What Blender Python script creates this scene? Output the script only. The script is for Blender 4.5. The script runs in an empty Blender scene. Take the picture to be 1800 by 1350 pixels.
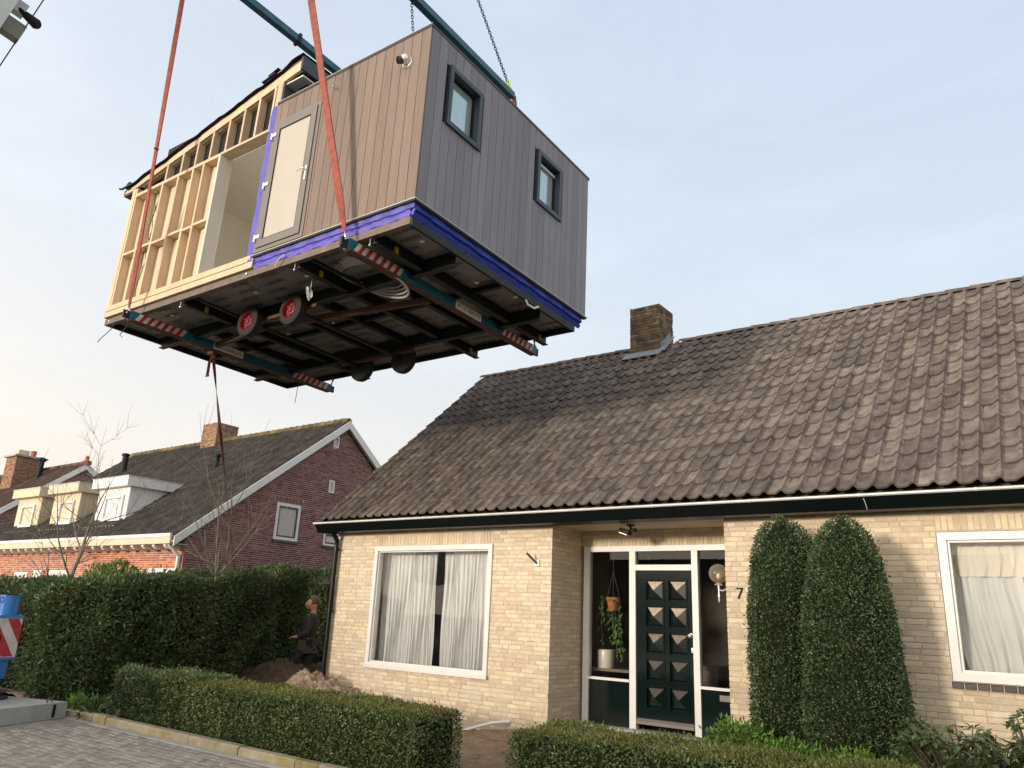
import bpy, math, random
import numpy as np
from mathutils import Vector, Matrix

SC = bpy.context.scene
COL = SC.collection
R = random.Random(7)
NR = np.random.default_rng(7)
rad = math.radians

# ---------------------------------------------------------------- camera
F_PX, YAW, PITCH, ROLL, CAM_Z = 1351.8, -0.6432, 0.2946, 0.0446, 1.6
def cam_basis():
    cy, sy, cp, sp = math.cos(YAW), math.sin(YAW), math.cos(PITCH), math.sin(PITCH)
    fwd = Vector((sy*cp, cy*cp, sp)); right = Vector((cy, -sy, 0)); up = right.cross(fwd)
    c, s = math.cos(ROLL), math.sin(ROLL)
    return c*right + s*up, -s*right + c*up, fwd
CR, CU, CF = cam_basis()
cam = bpy.data.cameras.new('camera'); camo = bpy.data.objects.new('camera', cam); COL.objects.link(camo)
cam.sensor_fit = 'HORIZONTAL'; cam.sensor_width = 36.0; cam.lens = F_PX/1800*36
cam.clip_start = 0.05; cam.clip_end = 2000
camo.matrix_world = Matrix(((CR.x, CU.x, -CF.x, 0), (CR.y, CU.y, -CF.y, 0), (CR.z, CU.z, -CF.z, CAM_Z), (0, 0, 0, 1)))
SC.camera = camo

# ---------------------------------------------------------------- sky, sun, exposure
SUN_EL, SUN_PHI = rad(7.5), rad(14)          # low sun behind the viewer's left shoulder
SUN_DIR = Vector((-math.sin(SUN_PHI)*math.cos(SUN_EL), -math.cos(SUN_PHI)*math.cos(SUN_EL), math.sin(SUN_EL)))
w = bpy.data.worlds.new('World'); SC.world = w; w.use_nodes = True
nt = w.node_tree; nt.nodes.clear()
def wn(t, **k):
    n = nt.nodes.new(t)
    for a, v in k.items(): setattr(n, a, v)
    return n
out = wn('ShaderNodeOutputWorld'); bg = wn('ShaderNodeBackground')
sky = wn('ShaderNodeTexSky', sky_type='NISHITA', sun_disc=False, sun_elevation=SUN_EL,
         sun_rotation=math.atan2(SUN_DIR.x, SUN_DIR.y), altitude=0, air_density=1.0, dust_density=2.2, ozone_density=1.5)
tc = wn('ShaderNodeTexCoord'); sep = wn('ShaderNodeSeparateXYZ')
nt.links.new(tc.outputs['Generated'], sep.inputs[0])
# thin high cloud veil: paler and thicker towards the horizon, faint wisps above
mp = wn('ShaderNodeMapping'); mp.inputs['Scale'].default_value = (1.0, 1.6, 4.0); mp.inputs['Rotation'].default_value = (0, 0, .5)
nz = wn('ShaderNodeTexNoise'); nz.inputs['Scale'].default_value = 2.3; nz.inputs['Detail'].default_value = 7; nz.inputs['Roughness'].default_value = .58; nz.inputs['Distortion'].default_value = .6
nt.links.new(tc.outputs['Generated'], mp.inputs[0]); nt.links.new(mp.outputs[0], nz.inputs[0])
wr = wn('ShaderNodeValToRGB'); wr.color_ramp.elements[0].position = .45; wr.color_ramp.elements[1].position = .78
wr.color_ramp.elements[1].color = (.12, .12, .12, 1); nt.links.new(nz.outputs['Fac'], wr.inputs[0])
hz = wn('ShaderNodeValToRGB'); e = hz.color_ramp.elements
e[0].position = 0.0; e[0].color = (.97, .97, .97, 1); e[1].position = .9; e[1].color = (.76, .76, .76, 1)
e2 = e.new(.25); e2.color = (.88, .88, .88, 1)
nt.links.new(sep.outputs['Z'], hz.inputs[0])
add = wn('ShaderNodeMath', operation='ADD', use_clamp=True)
nt.links.new(wr.outputs[0], add.inputs[0]); nt.links.new(hz.outputs[0], add.inputs[1])
veil = wn('ShaderNodeValToRGB'); e = veil.color_ramp.elements   # colour of the veil against elevation
e[0].position = 0.0; e[0].color = (5.3, 4.75, 4.2, 1); e[1].position = .75; e[1].color = (4.4, 5.3, 6.5, 1)
e3 = e.new(.20); e3.color = (5.35, 5.65, 5.85, 1); e4 = e.new(.42); e4.color = (4.7, 5.6, 6.6, 1)
nt.links.new(sep.outputs['Z'], veil.inputs[0])
mx = wn('ShaderNodeMix', data_type='RGBA')
nt.links.new(add.outputs[0], mx.inputs[0]); nt.links.new(sky.outputs[0], mx.inputs[6]); nt.links.new(veil.outputs[0], mx.inputs[7])
# forward scatter: the hazy sky brightens and warms towards the low sun
nrm = wn('ShaderNodeVectorMath', operation='NORMALIZE'); nt.links.new(tc.outputs['Generated'], nrm.inputs[0])
dt = wn('ShaderNodeVectorMath', operation='DOT_PRODUCT'); nt.links.new(nrm.outputs[0], dt.inputs[0]); dt.inputs[1].default_value = (SUN_DIR.x, SUN_DIR.y, SUN_DIR.z)
tt = wn('ShaderNodeMapRange'); nt.links.new(dt.outputs['Value'], tt.inputs[0]); tt.inputs[1].default_value = -1; tt.inputs[2].default_value = 1
t4 = wn('ShaderNodeMath', operation='POWER'); nt.links.new(tt.outputs[0], t4.inputs[0]); t4.inputs[1].default_value = 5
def scaled(fac, col):
    n = wn('ShaderNodeVectorMath', operation='SCALE'); n.inputs[0].default_value = col; nt.links.new(fac, n.inputs['Scale']); return n.outputs[0]
def addv(a, b):
    n = wn('ShaderNodeVectorMath', operation='ADD'); nt.links.new(a, n.inputs[0]); nt.links.new(b, n.inputs[1]); return n.outputs[0]
lowz = wn('ShaderNodeMapRange'); nt.links.new(sep.outputs['Z'], lowz.inputs[0]); lowz.inputs[1].default_value = 0.0; lowz.inputs[2].default_value = .8; lowz.inputs[3].default_value = 1.0; lowz.inputs[4].default_value = .15
tl_ = wn('ShaderNodeMath', operation='MULTIPLY'); nt.links.new(tt.outputs[0], tl_.inputs[0]); nt.links.new(lowz.outputs[0], tl_.inputs[1])
skyc = addv(addv(mx.outputs[2], scaled(tl_.outputs[0], (3.6, 2.0, .5))), scaled(t4.outputs[0], (9.6, 8.8, 7.6)))
nt.links.new(skyc, bg.inputs[0]); bg.inputs[1].default_value = 0.109
nt.links.new(bg.outputs[0], out.inputs[0])
sl = bpy.data.lights.new('sun', 'SUN'); sl.energy = 2.3; sl.angle = rad(7); sl.color = (1.0, .87, .72)
so = bpy.data.objects.new('sun', sl); COL.objects.link(so); so.rotation_euler = SUN_DIR.to_track_quat('Z', 'Y').to_euler(); so.location = (0, -20, 30)
vs = SC.view_settings
SC.display_settings.display_device = 'sRGB'; vs.view_transform = 'Standard'; vs.look = 'None'; vs.gamma = 1.0; vs.use_curve_mapping = False
vs.exposure = 0.5
SC.cycles.max_bounces = 6; SC.cycles.transparent_max_bounces = 12; SC.cycles.use_denoising = True

# ---------------------------------------------------------------- helpers
WM = {}
def link(o, parent=None):
    COL.objects.link(o)
    if parent is not None: o.parent = parent; WM[o] = WM[parent]
    return o
def tag(o, label, cat, group=None):
    o['label'] = label; o['category'] = cat
    if group: o['group'] = group
    return o
def thing(name, label, cat, loc=(0, 0, 0), group=None, mtx=None):
    o = bpy.data.objects.new(name, None); o.empty_display_size = .2; COL.objects.link(o)
    m = mtx if mtx is not None else Matrix.Translation(Vector(loc))
    o.matrix_world = m; WM[o] = m
    return tag(o, label, cat, group)

def mesh_np(name, V, Fq, rnd=None, smooth=False):
    me = bpy.data.meshes.new(name); V = np.asarray(V, np.float32); Fq = np.asarray(Fq, np.int32)
    k = Fq.shape[1]
    me.vertices.add(len(V)); me.vertices.foreach_set('co', V.ravel())
    me.loops.add(Fq.size); me.loops.foreach_set('vertex_index', Fq.ravel())
    me.polygons.add(len(Fq)); me.polygons.foreach_set('loop_start', np.arange(0, Fq.size, k, dtype=np.int32))
    if smooth: me.polygons.foreach_set('use_smooth', np.ones(len(Fq), bool))
    if rnd is not None:
        at = me.attributes.new('rnd', 'FLOAT', 'POINT'); at.data.foreach_set('value', np.asarray(rnd, np.float32))
    me.update(calc_edges=True); me.validate()
    return me

class MB:
    def __init__(s): s.v = []; s.f = []; s.r = []
    def add(s, vs, fs, rnd=.5):
        n = len(s.v); s.v += [tuple(v) for v in vs]; s.f += [tuple(i+n for i in f) for f in fs]; s.r += [rnd]*len(vs); return s
    def box(s, x0, x1, y0, y1, z0, z1, rnd=.5):
        v = [(x0,y0,z0),(x1,y0,z0),(x1,y1,z0),(x0,y1,z0),(x0,y0,z1),(x1,y0,z1),(x1,y1,z1),(x0,y1,z1)]
        return s.add(v, [(0,3,2,1),(4,5,6,7),(0,1,5,4),(1,2,6,5),(2,3,7,6),(3,0,4,7)], rnd)
    def cbox(s, x0, x1, y0, y1, z0, z1, c=.004, rnd=.5):          # box with a chamfered rim on the -y face
        v = [(x0,y1,z0),(x1,y1,z0),(x1,y1,z1),(x0,y1,z1),(x0,y0+c,z0),(x1,y0+c,z0),(x1,y0+c,z1),(x0,y0+c,z1),
             (x0+c,y0,z0+c),(x1-c,y0,z0+c),(x1-c,y0,z1-c),(x0+c,y0,z1-c)]
        f = [(8,9,10,11)]
        for i in range(4):
            j = (i+1) % 4; f += [(4+i,4+j,8+j,8+i),(i,j,4+j,4+i)]
        return s.add(v, f, rnd)
    def obox(s, c, u, v, w, hu, hv, hw, rnd=.5):
        c = Vector(c); u = Vector(u).normalized()*hu; v = Vector(v).normalized()*hv; w = Vector(w).normalized()*hw
        P = [c+a*u+b*v+d*w for d in (-1,1) for a, b in ((-1,-1),(1,-1),(1,1),(-1,1))]
        return s.add(P, [(0,3,2,1),(4,5,6,7),(0,1,5,4),(1,2,6,5),(2,3,7,6),(3,0,4,7)], rnd)
    def beam(s, p0, p1, w, h, upv=(0,0,1), rnd=.5):
        p0 = Vector(p0); p1 = Vector(p1); d = (p1-p0); L = d.length; d.normalize()
        sd = d.cross(Vector(upv)).normalized(); u = sd.cross(d)
        return s.obox((p0+p1)/2, d, sd, u, L/2, w/2, h/2, rnd)
    def prism(s, poly, vec, rnd=.5):
        n = len(poly); vec = Vector(vec); P = [Vector(p) for p in poly] + [Vector(p)+vec for p in poly]
        return s.add(P, [tuple(range(n-1,-1,-1)), tuple(range(n,2*n))]+[(i,(i+1)%n,n+(i+1)%n,n+i) for i in range(n)], rnd)
    def tube(s, pts, r, n=8, cap=True, rnd=.5):
        pts = [Vector(p) for p in pts]; m = len(pts); rr = r if isinstance(r, (list, tuple)) else [r]*m
        V = []; F = []; ref = None
        for i in range(m):
            d = (pts[min(i+1,m-1)]-pts[max(i-1,0)])
            d = d.normalized() if d.length > 1e-9 else Vector((0,0,1))
            if ref is None: ref = d.orthogonal().normalized()
            ref = (ref - d*ref.dot(d)); ref = ref.normalized() if ref.length > 1e-6 else d.orthogonal().normalized()
            b = d.cross(ref)
            V += [pts[i]+(ref*math.cos(2*math.pi*k/n)+b*math.sin(2*math.pi*k/n))*rr[i] for k in range(n)]
        for i in range(m-1):
            for k in range(n): F.append((i*n+k, i*n+(k+1)%n, (i+1)*n+(k+1)%n, (i+1)*n+k))
        if cap: F += [tuple(range(n-1,-1,-1)), tuple(range((m-1)*n, m*n))]
        return s.add(V, F, rnd)
    def cyl(s, p0, p1, r, n=16, r1=None, rnd=.5): return s.tube([p0, p1], [r, r if r1 is None else r1], n, True, rnd)
    def lathe(s, prof, org, axis=(0,0,1), n=20, rnd=.5, cap=True):
        o = Vector(org); a = Vector(axis).normalized(); u = a.orthogonal().normalized(); v = a.cross(u); V = []; F = []; m = len(prof)
        for rr, z in prof:
            rr = max(rr, 1e-4); V += [o+a*z+(u*math.cos(2*math.pi*k/n)+v*math.sin(2*math.pi*k/n))*rr for k in range(n)]
        for i in range(m-1):
            for k in range(n): F.append((i*n+k, i*n+(k+1)%n, (i+1)*n+(k+1)%n, (i+1)*n+k))
        if cap: F += [tuple(range(n-1,-1,-1)), tuple(range((m-1)*n, m*n))]
        return s.add(V, F, rnd)
    def sphere(s, c, r, n=16, m=10, rnd=.5, sx=1, sy=1, sz=1):
        c = Vector(c); V = []; F = []
        for i in range(m+1):
            th = math.pi*i/m
            for k in range(n):
                ph = 2*math.pi*k/n
                V.append((c.x+r*sx*math.sin(th)*math.cos(ph), c.y+r*sy*math.sin(th)*math.sin(ph), c.z+r*sz*math.cos(th)))
        for i in range(m):
            for k in range(n): F.append((i*n+k, (i+1)*n+k, (i+1)*n+(k+1)%n, i*n+(k+1)%n))
        return s.add(V, F, rnd)
    def torus(s, c, axis, Rr, r, n=14, m=6, sx=1.0, xdir=None, rnd=.5):
        c = Vector(c); a = Vector(axis).normalized()
        u = (Vector(xdir)-a*Vector(xdir).dot(a)).normalized() if xdir is not None else a.orthogonal().normalized(); v = a.cross(u)
        V = []; F = []
        for i in range(n):
            t = 2*math.pi*i/n; d = u*math.cos(t)+v*math.sin(t); ctr = c+u*math.cos(t)*Rr*sx+v*math.sin(t)*Rr
            for k in range(m):
                p = 2*math.pi*k/m; V.append(ctr+d*r*math.cos(p)+a*r*math.sin(p))
        for i in range(n):
            for k in range(m): F.append((i*m+k, ((i+1)%n)*m+k, ((i+1)%n)*m+(k+1)%m, i*m+(k+1)%m))
        return s.add(V, F, rnd)
    def mesh(s, name, smooth=False):
        me = bpy.data.meshes.new(name); me.from_pydata(s.v, [], s.f)
        at = me.attributes.new('rnd', 'FLOAT', 'POINT'); at.data.foreach_set('value', np.array(s.r, np.float32))
        if smooth:
            me.polygons.foreach_set('use_smooth', np.ones(len(me.polygons), bool))
        me.update(); return me
    def build(s, name, mat, parent=None, smooth=False, local=False, kind=None, label=None):
        if parent is not None and not local:
            inv = WM[parent].inverted(); s.v = [tuple(inv @ Vector(v)) for v in s.v]
        me = s.mesh(name, smooth); me.materials.append(M(mat))
        if smooth:
            try: me.set_sharp_from_angle(angle=rad(40))
            except Exception: pass
        o = bpy.data.objects.new(name, me); link(o, parent)
        if parent is None: WM[o] = Matrix.Identity(4)
        if kind: o['kind'] = kind
        if label: o['label'] = label
        return o
def np_obj(name, me, mat, parent=None, kind=None, local=False):
    if parent is not None and not local:
        me.transform(WM[parent].inverted())
    me.materials.append(M(mat)); o = bpy.data.objects.new(name, me); link(o, parent)
    if parent is None: WM[o] = Matrix.Identity(4)
    if kind: o['kind'] = kind
    return o
def piece(name, me, parent, wloc, local=False):
    o = bpy.data.objects.new(name, me); link(o, parent)
    o.location = Vector(wloc) if local else WM[parent].inverted() @ Vector(wloc)
    return o
def px(p):
    d = Vector(p)-Vector((0,0,CAM_Z)); k = d.dot(CF)
    return (900+F_PX*d.dot(CR)/k, 675-F_PX*d.dot(CU)/k, k)
def text_geo(body, size):
    cu = bpy.data.curves.new('lettering', 'FONT'); cu.body = body; cu.size = size; cu.resolution_u = 2; cu.align_x = 'CENTER'; cu.align_y = 'CENTER'
    o = bpy.data.objects.new('lettering', cu); me = bpy.data.meshes.new_from_object(o)
    V = [tuple(v.co) for v in me.vertices]; F = [tuple(p.vertices) for p in me.polygons]
    bpy.data.objects.remove(o); bpy.data.curves.remove(cu); bpy.data.meshes.remove(me)
    return V, F
def put_text(mb, geo, org, u, v, rnd=.5):
    org = Vector(org); u = Vector(u).normalized(); v = Vector(v).normalized()
    mb.add([org+u*a+v*b for a, b, _ in geo[0]], geo[1], rnd)

# ---------------------------------------------------------------- materials
MATS = {}; SPEC = {}
def M(n):
    if n not in MATS: MATS[n] = make_mat(n, **SPEC[n])
    return MATS[n]
def defm(n, **k): SPEC[n] = k
def make_mat(n, col=(.5,.5,.5), rough=.7, var=.15, scale=6.0, rnd=0.0, bump=0.0, bscale=60.0, metal=0.0, spec=.5,
             col2=None, s2=2.0, lo=.5, hi=.65, stretch=None, col3=None, s3=30., lo3=.62, hi3=.68, trans=0.0, glass=False, tint=(1,1,1), emis=None, hue=0.0, brick=None, ior=1.55, haze=0.0, coat=0.0):
    m = bpy.data.materials.new(n); m.use_nodes = True; t = m.node_tree; t.nodes.clear()
    def N(ty, **k):
        x = t.nodes.new(ty)
        for a, v in k.items(): setattr(x, a, v)
        return x
    L = t.links.new; o = N('ShaderNodeOutputMaterial')
    if glass:
        tr = N('ShaderNodeBsdfTransparent'); tr.inputs[0].default_value = (*tint, 1)
        gl = N('ShaderNodeBsdfGlossy'); gl.inputs['Roughness'].default_value = rough; fr = N('ShaderNodeFresnel'); fr.inputs[0].default_value = ior
        mx = N('ShaderNodeMixShader'); L(fr.outputs[0], mx.inputs[0]); L(tr.outputs[0], mx.inputs[1]); L(gl.outputs[0], mx.inputs[2]); sh = mx.outputs[0]
        if haze:
            df = N('ShaderNodeBsdfDiffuse'); df.inputs[0].default_value = (*col, 1); m2 = N('ShaderNodeMixShader'); m2.inputs[0].default_value = haze; L(sh, m2.inputs[1]); L(df.outputs[0], m2.inputs[2]); sh = m2.outputs[0]
        L(sh, o.inputs[0]); return m
    b = N('ShaderNodeBsdfPrincipled'); b.inputs['Roughness'].default_value = rough; b.inputs['Metallic'].default_value = metal
    b.inputs['Specular IOR Level'].default_value = spec; b.inputs['Coat Weight'].default_value = coat
    g = N('ShaderNodeNewGeometry'); pos = g.outputs['Position']
    if stretch:
        mp = N('ShaderNodeMapping'); mp.inputs['Scale'].default_value = stretch; L(pos, mp.inputs[0]); pos = mp.outputs[0]
    def noise(sc, det=4, ro=.55):
        q = N('ShaderNodeTexNoise'); q.inputs['Scale'].default_value = sc; q.inputs['Detail'].default_value = det; q.inputs['Roughness'].default_value = ro; L(pos, q.inputs[0]); return q.outputs['Fac']
    def mixc(fac, a, bb):
        q = N('ShaderNodeMix', data_type='RGBA'); L(fac, q.inputs[0])
        for i, c in ((6, a), (7, bb)):
            if isinstance(c, tuple): q.inputs[i].default_value = (*c, 1)
            else: L(c, q.inputs[i])
        return q.outputs[2]
    def ramp(fac, lo, hi):
        q = N('ShaderNodeMapRange'); L(fac, q.inputs[0]); q.inputs[1].default_value = lo; q.inputs[2].default_value = hi; return q.outputs[0]
    f1 = ramp(noise(scale), .3, .7)
    c = mixc(f1, tuple(x*(1-var) for x in col), tuple(min(1, x*(1+var)) for x in col))
    if brick:
        bt = N('ShaderNodeTexBrick'); bt.inputs['Scale'].default_value = 1; L(pos, bt.inputs[0])
        bt.inputs['Brick Width'].default_value = .22; bt.inputs['Row Height'].default_value = .0625; bt.inputs['Mortar Size'].default_value = .006
        L(c, bt.inputs['Color1']); L(c, bt.inputs['Color2']); bt.inputs['Mortar'].default_value = (*brick, 1); c = bt.outputs[0]
    if col2: c = mixc(ramp(noise(s2, 6, .62), lo, hi), c, col2)
    if col3: c = mixc(ramp(noise(s3, 3, .5), lo3, hi3), c, col3)
    if rnd or hue:
        a = N('ShaderNodeAttribute', attribute_name='rnd'); h = N('ShaderNodeHueSaturation'); L(c, h.inputs['Color'])
        q = N('ShaderNodeMapRange'); L(a.outputs['Fac'], q.inputs[0]); q.inputs[3].default_value = 1-rnd; q.inputs[4].default_value = 1+rnd; L(q.outputs[0], h.inputs['Value'])
        if hue:
            q2 = N('ShaderNodeMapRange'); L(a.outputs['Fac'], q2.inputs[0]); q2.inputs[3].default_value = .5-hue; q2.inputs[4].default_value = .5+hue; L(q2.outputs[0], h.inputs['Hue'])
        c = h.outputs[0]
    L(c, b.inputs['Base Color'])
    if bump:
        bp = N('ShaderNodeBump'); bp.inputs['Strength'].default_value = bump; bp.inputs['Distance'].default_value = .02; L(noise(bscale, 5, .6), bp.inputs['Height']); L(bp.outputs[0], b.inputs['Normal'])
    sh = b.outputs[0]
    if trans:
        tl = N('ShaderNodeBsdfTranslucent'); L(c, tl.inputs[0]); mx = N('ShaderNodeMixShader'); mx.inputs[0].default_value = trans; L(sh, mx.inputs[1]); L(tl.outputs[0], mx.inputs[2]); sh = mx.outputs[0]
    L(sh, o.inputs[0]); return m

defm('brick_yellow', col=(.61,.495,.345), var=.10, scale=9, rnd=.13, hue=.010, bump=.35, bscale=90, rough=.85, spec=.25, col2=(.60,.52,.41), s2=.9, lo=.46, hi=.70, col3=(.68,.60,.49), s3=14., lo3=.60, hi3=.75)
defm('mortar_yellow', col=(.49,.42,.325), var=.2, scale=12, bump=.4, bscale=120, rough=.95, spec=.1, col2=(.56,.49,.39), s2=1.0, lo=.5, hi=.65)
defm('brick_red', col=(.195,.085,.082), var=.25, scale=12, rnd=.38, hue=.02, bump=.3, rough=.85, spec=.2)
defm('mortar_red', col=(.60,.54,.51), var=.12, scale=8, rough=.95, spec=.1)
defm('brick_orange', col=(.42,.155,.085), var=.2, scale=8, rnd=.25, hue=.015, bump=.3, rough=.85, spec=.2)
defm('brick_chimney', col=(.19,.135,.085), var=.35, scale=7, rnd=.38, hue=.02, bump=.5, rough=.9, spec=.15, col2=(.08,.07,.055), s2=3., lo=.5, hi=.65)
defm('brick_brown', col=(.30,.175,.11), var=.25, scale=7, rnd=.30, hue=.015, bump=.4, rough=.9, spec=.15)
defm('mortar_dark', col=(.16,.14,.115), var=.2, scale=8, rough=.95, spec=.1)
defm('tile', col=(.120,.096,.083), var=.25, scale=6, rnd=.26, hue=.010, bump=.6, bscale=30, rough=.82, spec=.3, col2=(.205,.170,.140), s2=5.5, lo=.42, hi=.66, col3=(.38,.35,.30), s3=20., lo3=.71, hi3=.75)
defm('tile_dark', col=(.062,.052,.045), var=.3, scale=4, rnd=.3, bump=.5, bscale=45, rough=.85, spec=.3, col2=(.10,.09,.07), s2=3., lo=.5, hi=.7, col3=(.3,.28,.25), s3=9., lo3=.74, hi3=.77)
defm('tile_brown', col=(.10,.06,.045), var=.3, scale=4, rnd=.25, bump=.5, bscale=45, rough=.85, spec=.3)
defm('ridge_moss', col=(.10,.075,.055), var=.3, scale=5, rnd=.25, bump=.6, bscale=45, rough=.9, spec=.2, col2=(.17,.13,.045), s2=3., lo=.45, hi=.6)
defm('ridge', col=(.15,.12,.10), var=.3, scale=6, rnd=.2, bump=.6, bscale=45, rough=.9, spec=.2, col2=(.26,.22,.17), s2=5., lo=.5, hi=.65)
defm('dark_green_paint', col=(.0042,.0105,.0100), var=.15, scale=3, rough=.09, spec=.9)
defm('fascia_green', col=(.0022,.0046,.0046), var=.2, scale=3, rough=.4, spec=.25)
defm('white_paint', col=(.66,.65,.62), var=.05, scale=5, rough=.4, bump=.04, bscale=30)
defm('cream_paint', col=(.60,.51,.36), var=.06, scale=3, rough=.5)
defm('white_board', col=(.70,.70,.68), var=.05, scale=3, rough=.5)
defm('zinc', col=(.55,.54,.52), var=.12, scale=4, rough=.5, metal=.2, bump=.05, bscale=20)
defm('lead', col=(.26,.29,.31), var=.25, scale=8, rough=.6, metal=.3, bump=.3, bscale=15)
defm('ceiling_cream', col=(.62,.52,.38), var=.04, rough=.7)
defm('glass', glass=True, rough=.0, tint=(.96,.97,.96))
defm('glass_dark', col=(.01,.012,.013), var=.1, rough=.03, spec=.8)
defm('frosted', col=(.43,.395,.325), var=.03, scale=2, rough=.3)
defm('glass_teal', col=(.50,.62,.63), var=.05, scale=1.5, rough=.08, spec=.7, metal=.55)
defm('curtain', col=(.80,.80,.80), var=.03, scale=4, rough=.9, spec=.1, trans=.25)
defm('curtain_sunlit', col=(.80,.75,.66), var=.03, scale=4, rough=.9, spec=.1, trans=.2)  # curtain cloth with the sunlit tone put into the colour
defm('interior', col=(.10,.085,.07), var=.2, scale=2, rough=.9, spec=.1)
defm('black', col=(.010,.010,.011), var=.2, scale=6, rough=.65, spec=.3)
defm('black_metal', col=(.018,.018,.02), var=.3, scale=8, rough=.5, metal=.2, bump=.1, bscale=30)
defm('steel', col=(.45,.45,.46), var=.15, scale=20, rough=.35, metal=.9)
defm('chrome_white', col=(.75,.75,.75), var=.05, scale=8, rough=.3, metal=.6)
defm('sill_tile', col=(.045,.032,.035), var=.2, scale=8, rough=.25, rnd=.2)
defm('plank', col=(.215,.163,.136), var=.10, scale=3, stretch=(14,14,.6), rnd=.10, bump=.15, bscale=6, rough=.75, spec=.25)
defm('plank_shaded', col=(.245,.243,.268), var=.10, scale=3, stretch=(14,14,.6), rnd=.10, bump=.15, bscale=6, rough=.72, spec=.3)  # same cladding as plank, bluish shade of the window side put into the colour
defm('plank_dark', col=(.09,.09,.095), var=.1, scale=3, rnd=.1, rough=.75)
defm('groove', col=(.02,.018,.017), var=.1, rough=.9)
defm('anthracite', col=(.036,.05,.064), var=.06, scale=4, rough=.4, spec=.5)
defm('door_grey', col=(.165,.145,.128), var=.06, scale=4, rough=.45)
defm('trim_dark', col=(.035,.033,.032), var=.1, scale=6, rough=.45)
defm('alu', col=(.36,.34,.31), var=.06, rough=.35, metal=.5)
defm('pine', col=(.62,.475,.315), var=.10, scale=2.2, stretch=(5,5,1.2), rnd=.10, hue=.006, bump=.08, rough=.65, spec=.3, col3=(.34,.19,.09), s3=2.6, lo3=.75, hi3=.79)
defm('plywood', col=(.60,.50,.37), var=.05, scale=2, rough=.75)
defm('cabin_white', col=(.84,.81,.74), var=.02, scale=2, rough=.7)
defm('jamb_grey', col=(.60,.57,.52), var=.05, scale=2, rough=.7)
defm('membrane', col=(.085,.075,.40), var=.18, scale=5, rnd=.1, rough=.5, bump=.5, bscale=9)
defm('membrane_blue', col=(.022,.05,.38), var=.18, scale=5, rnd=.1, rough=.5, bump=.5, bscale=9)
defm('chassis', col=(.14,.105,.08), var=.2, scale=6, rough=.55, metal=.1)
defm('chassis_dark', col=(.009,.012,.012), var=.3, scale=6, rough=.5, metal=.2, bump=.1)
defm('rusty', col=(.11,.055,.035), var=.35, scale=9, rough=.8, metal=.1)
defm('insulation', col=(.21,.20,.19), var=.16, scale=2.5, rough=.45, metal=.1, bump=.12, bscale=7, col2=(.12,.11,.10), s2=1.1, lo=.5, hi=.7)
defm('print_black', col=(.02,.02,.02), var=.1, rough=.7)
defm('roof_felt', col=(.028,.025,.027), var=.3, scale=8, rough=.85, bump=.3)
defm('rubber', col=(.018,.017,.016), var=.2, scale=20, rough=.8)
defm('rim_red', col=(.20,.014,.014), var=.2, scale=9, rough=.4, coat=.2)
defm('beam_blue', col=(.018,.115,.165), var=.25, scale=5, rough=.42, spec=.5, col2=(.03,.06,.07), s2=4., lo=.58, hi=.7, bump=.08)
defm('red_stripe', col=(.42,.03,.035), var=.2, scale=9, rough=.5)
defm('white_stripe', col=(.62,.58,.54), var=.15, scale=9, rough=.5)
defm('plate_white', col=(.72,.69,.62), var=.12, scale=12, rough=.6)
defm('webbing', col=(.29,.075,.052), var=.25, scale=14, rough=.8, bump=.3, bscale=90)
defm('webbing_brown', col=(.13,.05,.04), var=.4, scale=7, rough=.85, bump=.3, bscale=90)
defm('lime', col=(.35,.62,.04), var=.1, rough=.5)
defm('yellow_paint', col=(.45,.27,.01), var=.2, rough=.5)
defm('chain_blue', col=(.04,.055,.085), var=.2, rough=.4, metal=.6)
defm('pipe_grey', col=(.42,.40,.37), var=.08, scale=6, rough=.5)
defm('pvc', col=(.72,.72,.70), var=.05, rough=.4)
defm('wire', col=(.03,.03,.03), var=.1, rough=.6)
defm('crane_blue', col=(.012,.16,.46), var=.08, scale=5, rough=.35, coat=.3)
defm('crane_white', col=(.56,.60,.58), var=.08, scale=3, rough=.4)
defm('crane_grey', col=(.26,.26,.22), var=.15, scale=5, rough=.5)
defm('concrete', col=(.36,.35,.32), var=.15, scale=3, rough=.9, bump=.3, bscale=50, col2=(.26,.25,.22), s2=2., lo=.5, hi=.7)
defm('kerb', col=(.30,.255,.17), var=.2, scale=5, rnd=.14, rough=.9, bump=.5, bscale=60, col2=(.22,.19,.07), s2=3., lo=.47, hi=.65)
defm('paver', col=(.305,.26,.215), var=.22, scale=7, rnd=.18, hue=.012, rough=.9, bump=.5, bscale=80, col2=(.26,.235,.195), s2=1.3, lo=.45, hi=.7)
defm('paving_sand', col=(.20,.175,.14), var=.2, scale=8, rough=.95, bump=.4, bscale=60)
defm('soil', col=(.31,.215,.145), var=.35, scale=6, rough=.95, spec=.1, bump=.9, bscale=25, col2=(.20,.13,.085), s2=3., lo=.5, hi=.65, col3=(.42,.33,.24), s3=16., lo3=.63, hi3=.70)
defm('sand', col=(.40,.30,.215), var=.3, scale=9, rough=.95, spec=.1, bump=1.0, bscale=22, col2=(.27,.18,.125), s2=3.5, lo=.46, hi=.6, col3=(.52,.44,.34), s3=18., lo3=.6, hi3=.68)
defm('soil_dark', col=(.11,.075,.052), var=.35, scale=8, rough=.95, spec=.1, bump=.9, bscale=30, col3=(.22,.17,.11), s3=20., lo3=.63, hi3=.70)
defm('land', col=(.22,.20,.15), var=.3, scale=.6, rough=.95, spec=.1)
defm('leaf_hedge', col=(.120,.160,.058), var=.35, scale=3, rnd=.65, hue=.02, rough=.5, spec=.4, trans=.25, col2=(.175,.185,.070), s2=1.6, lo=.50, hi=.72)
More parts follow.
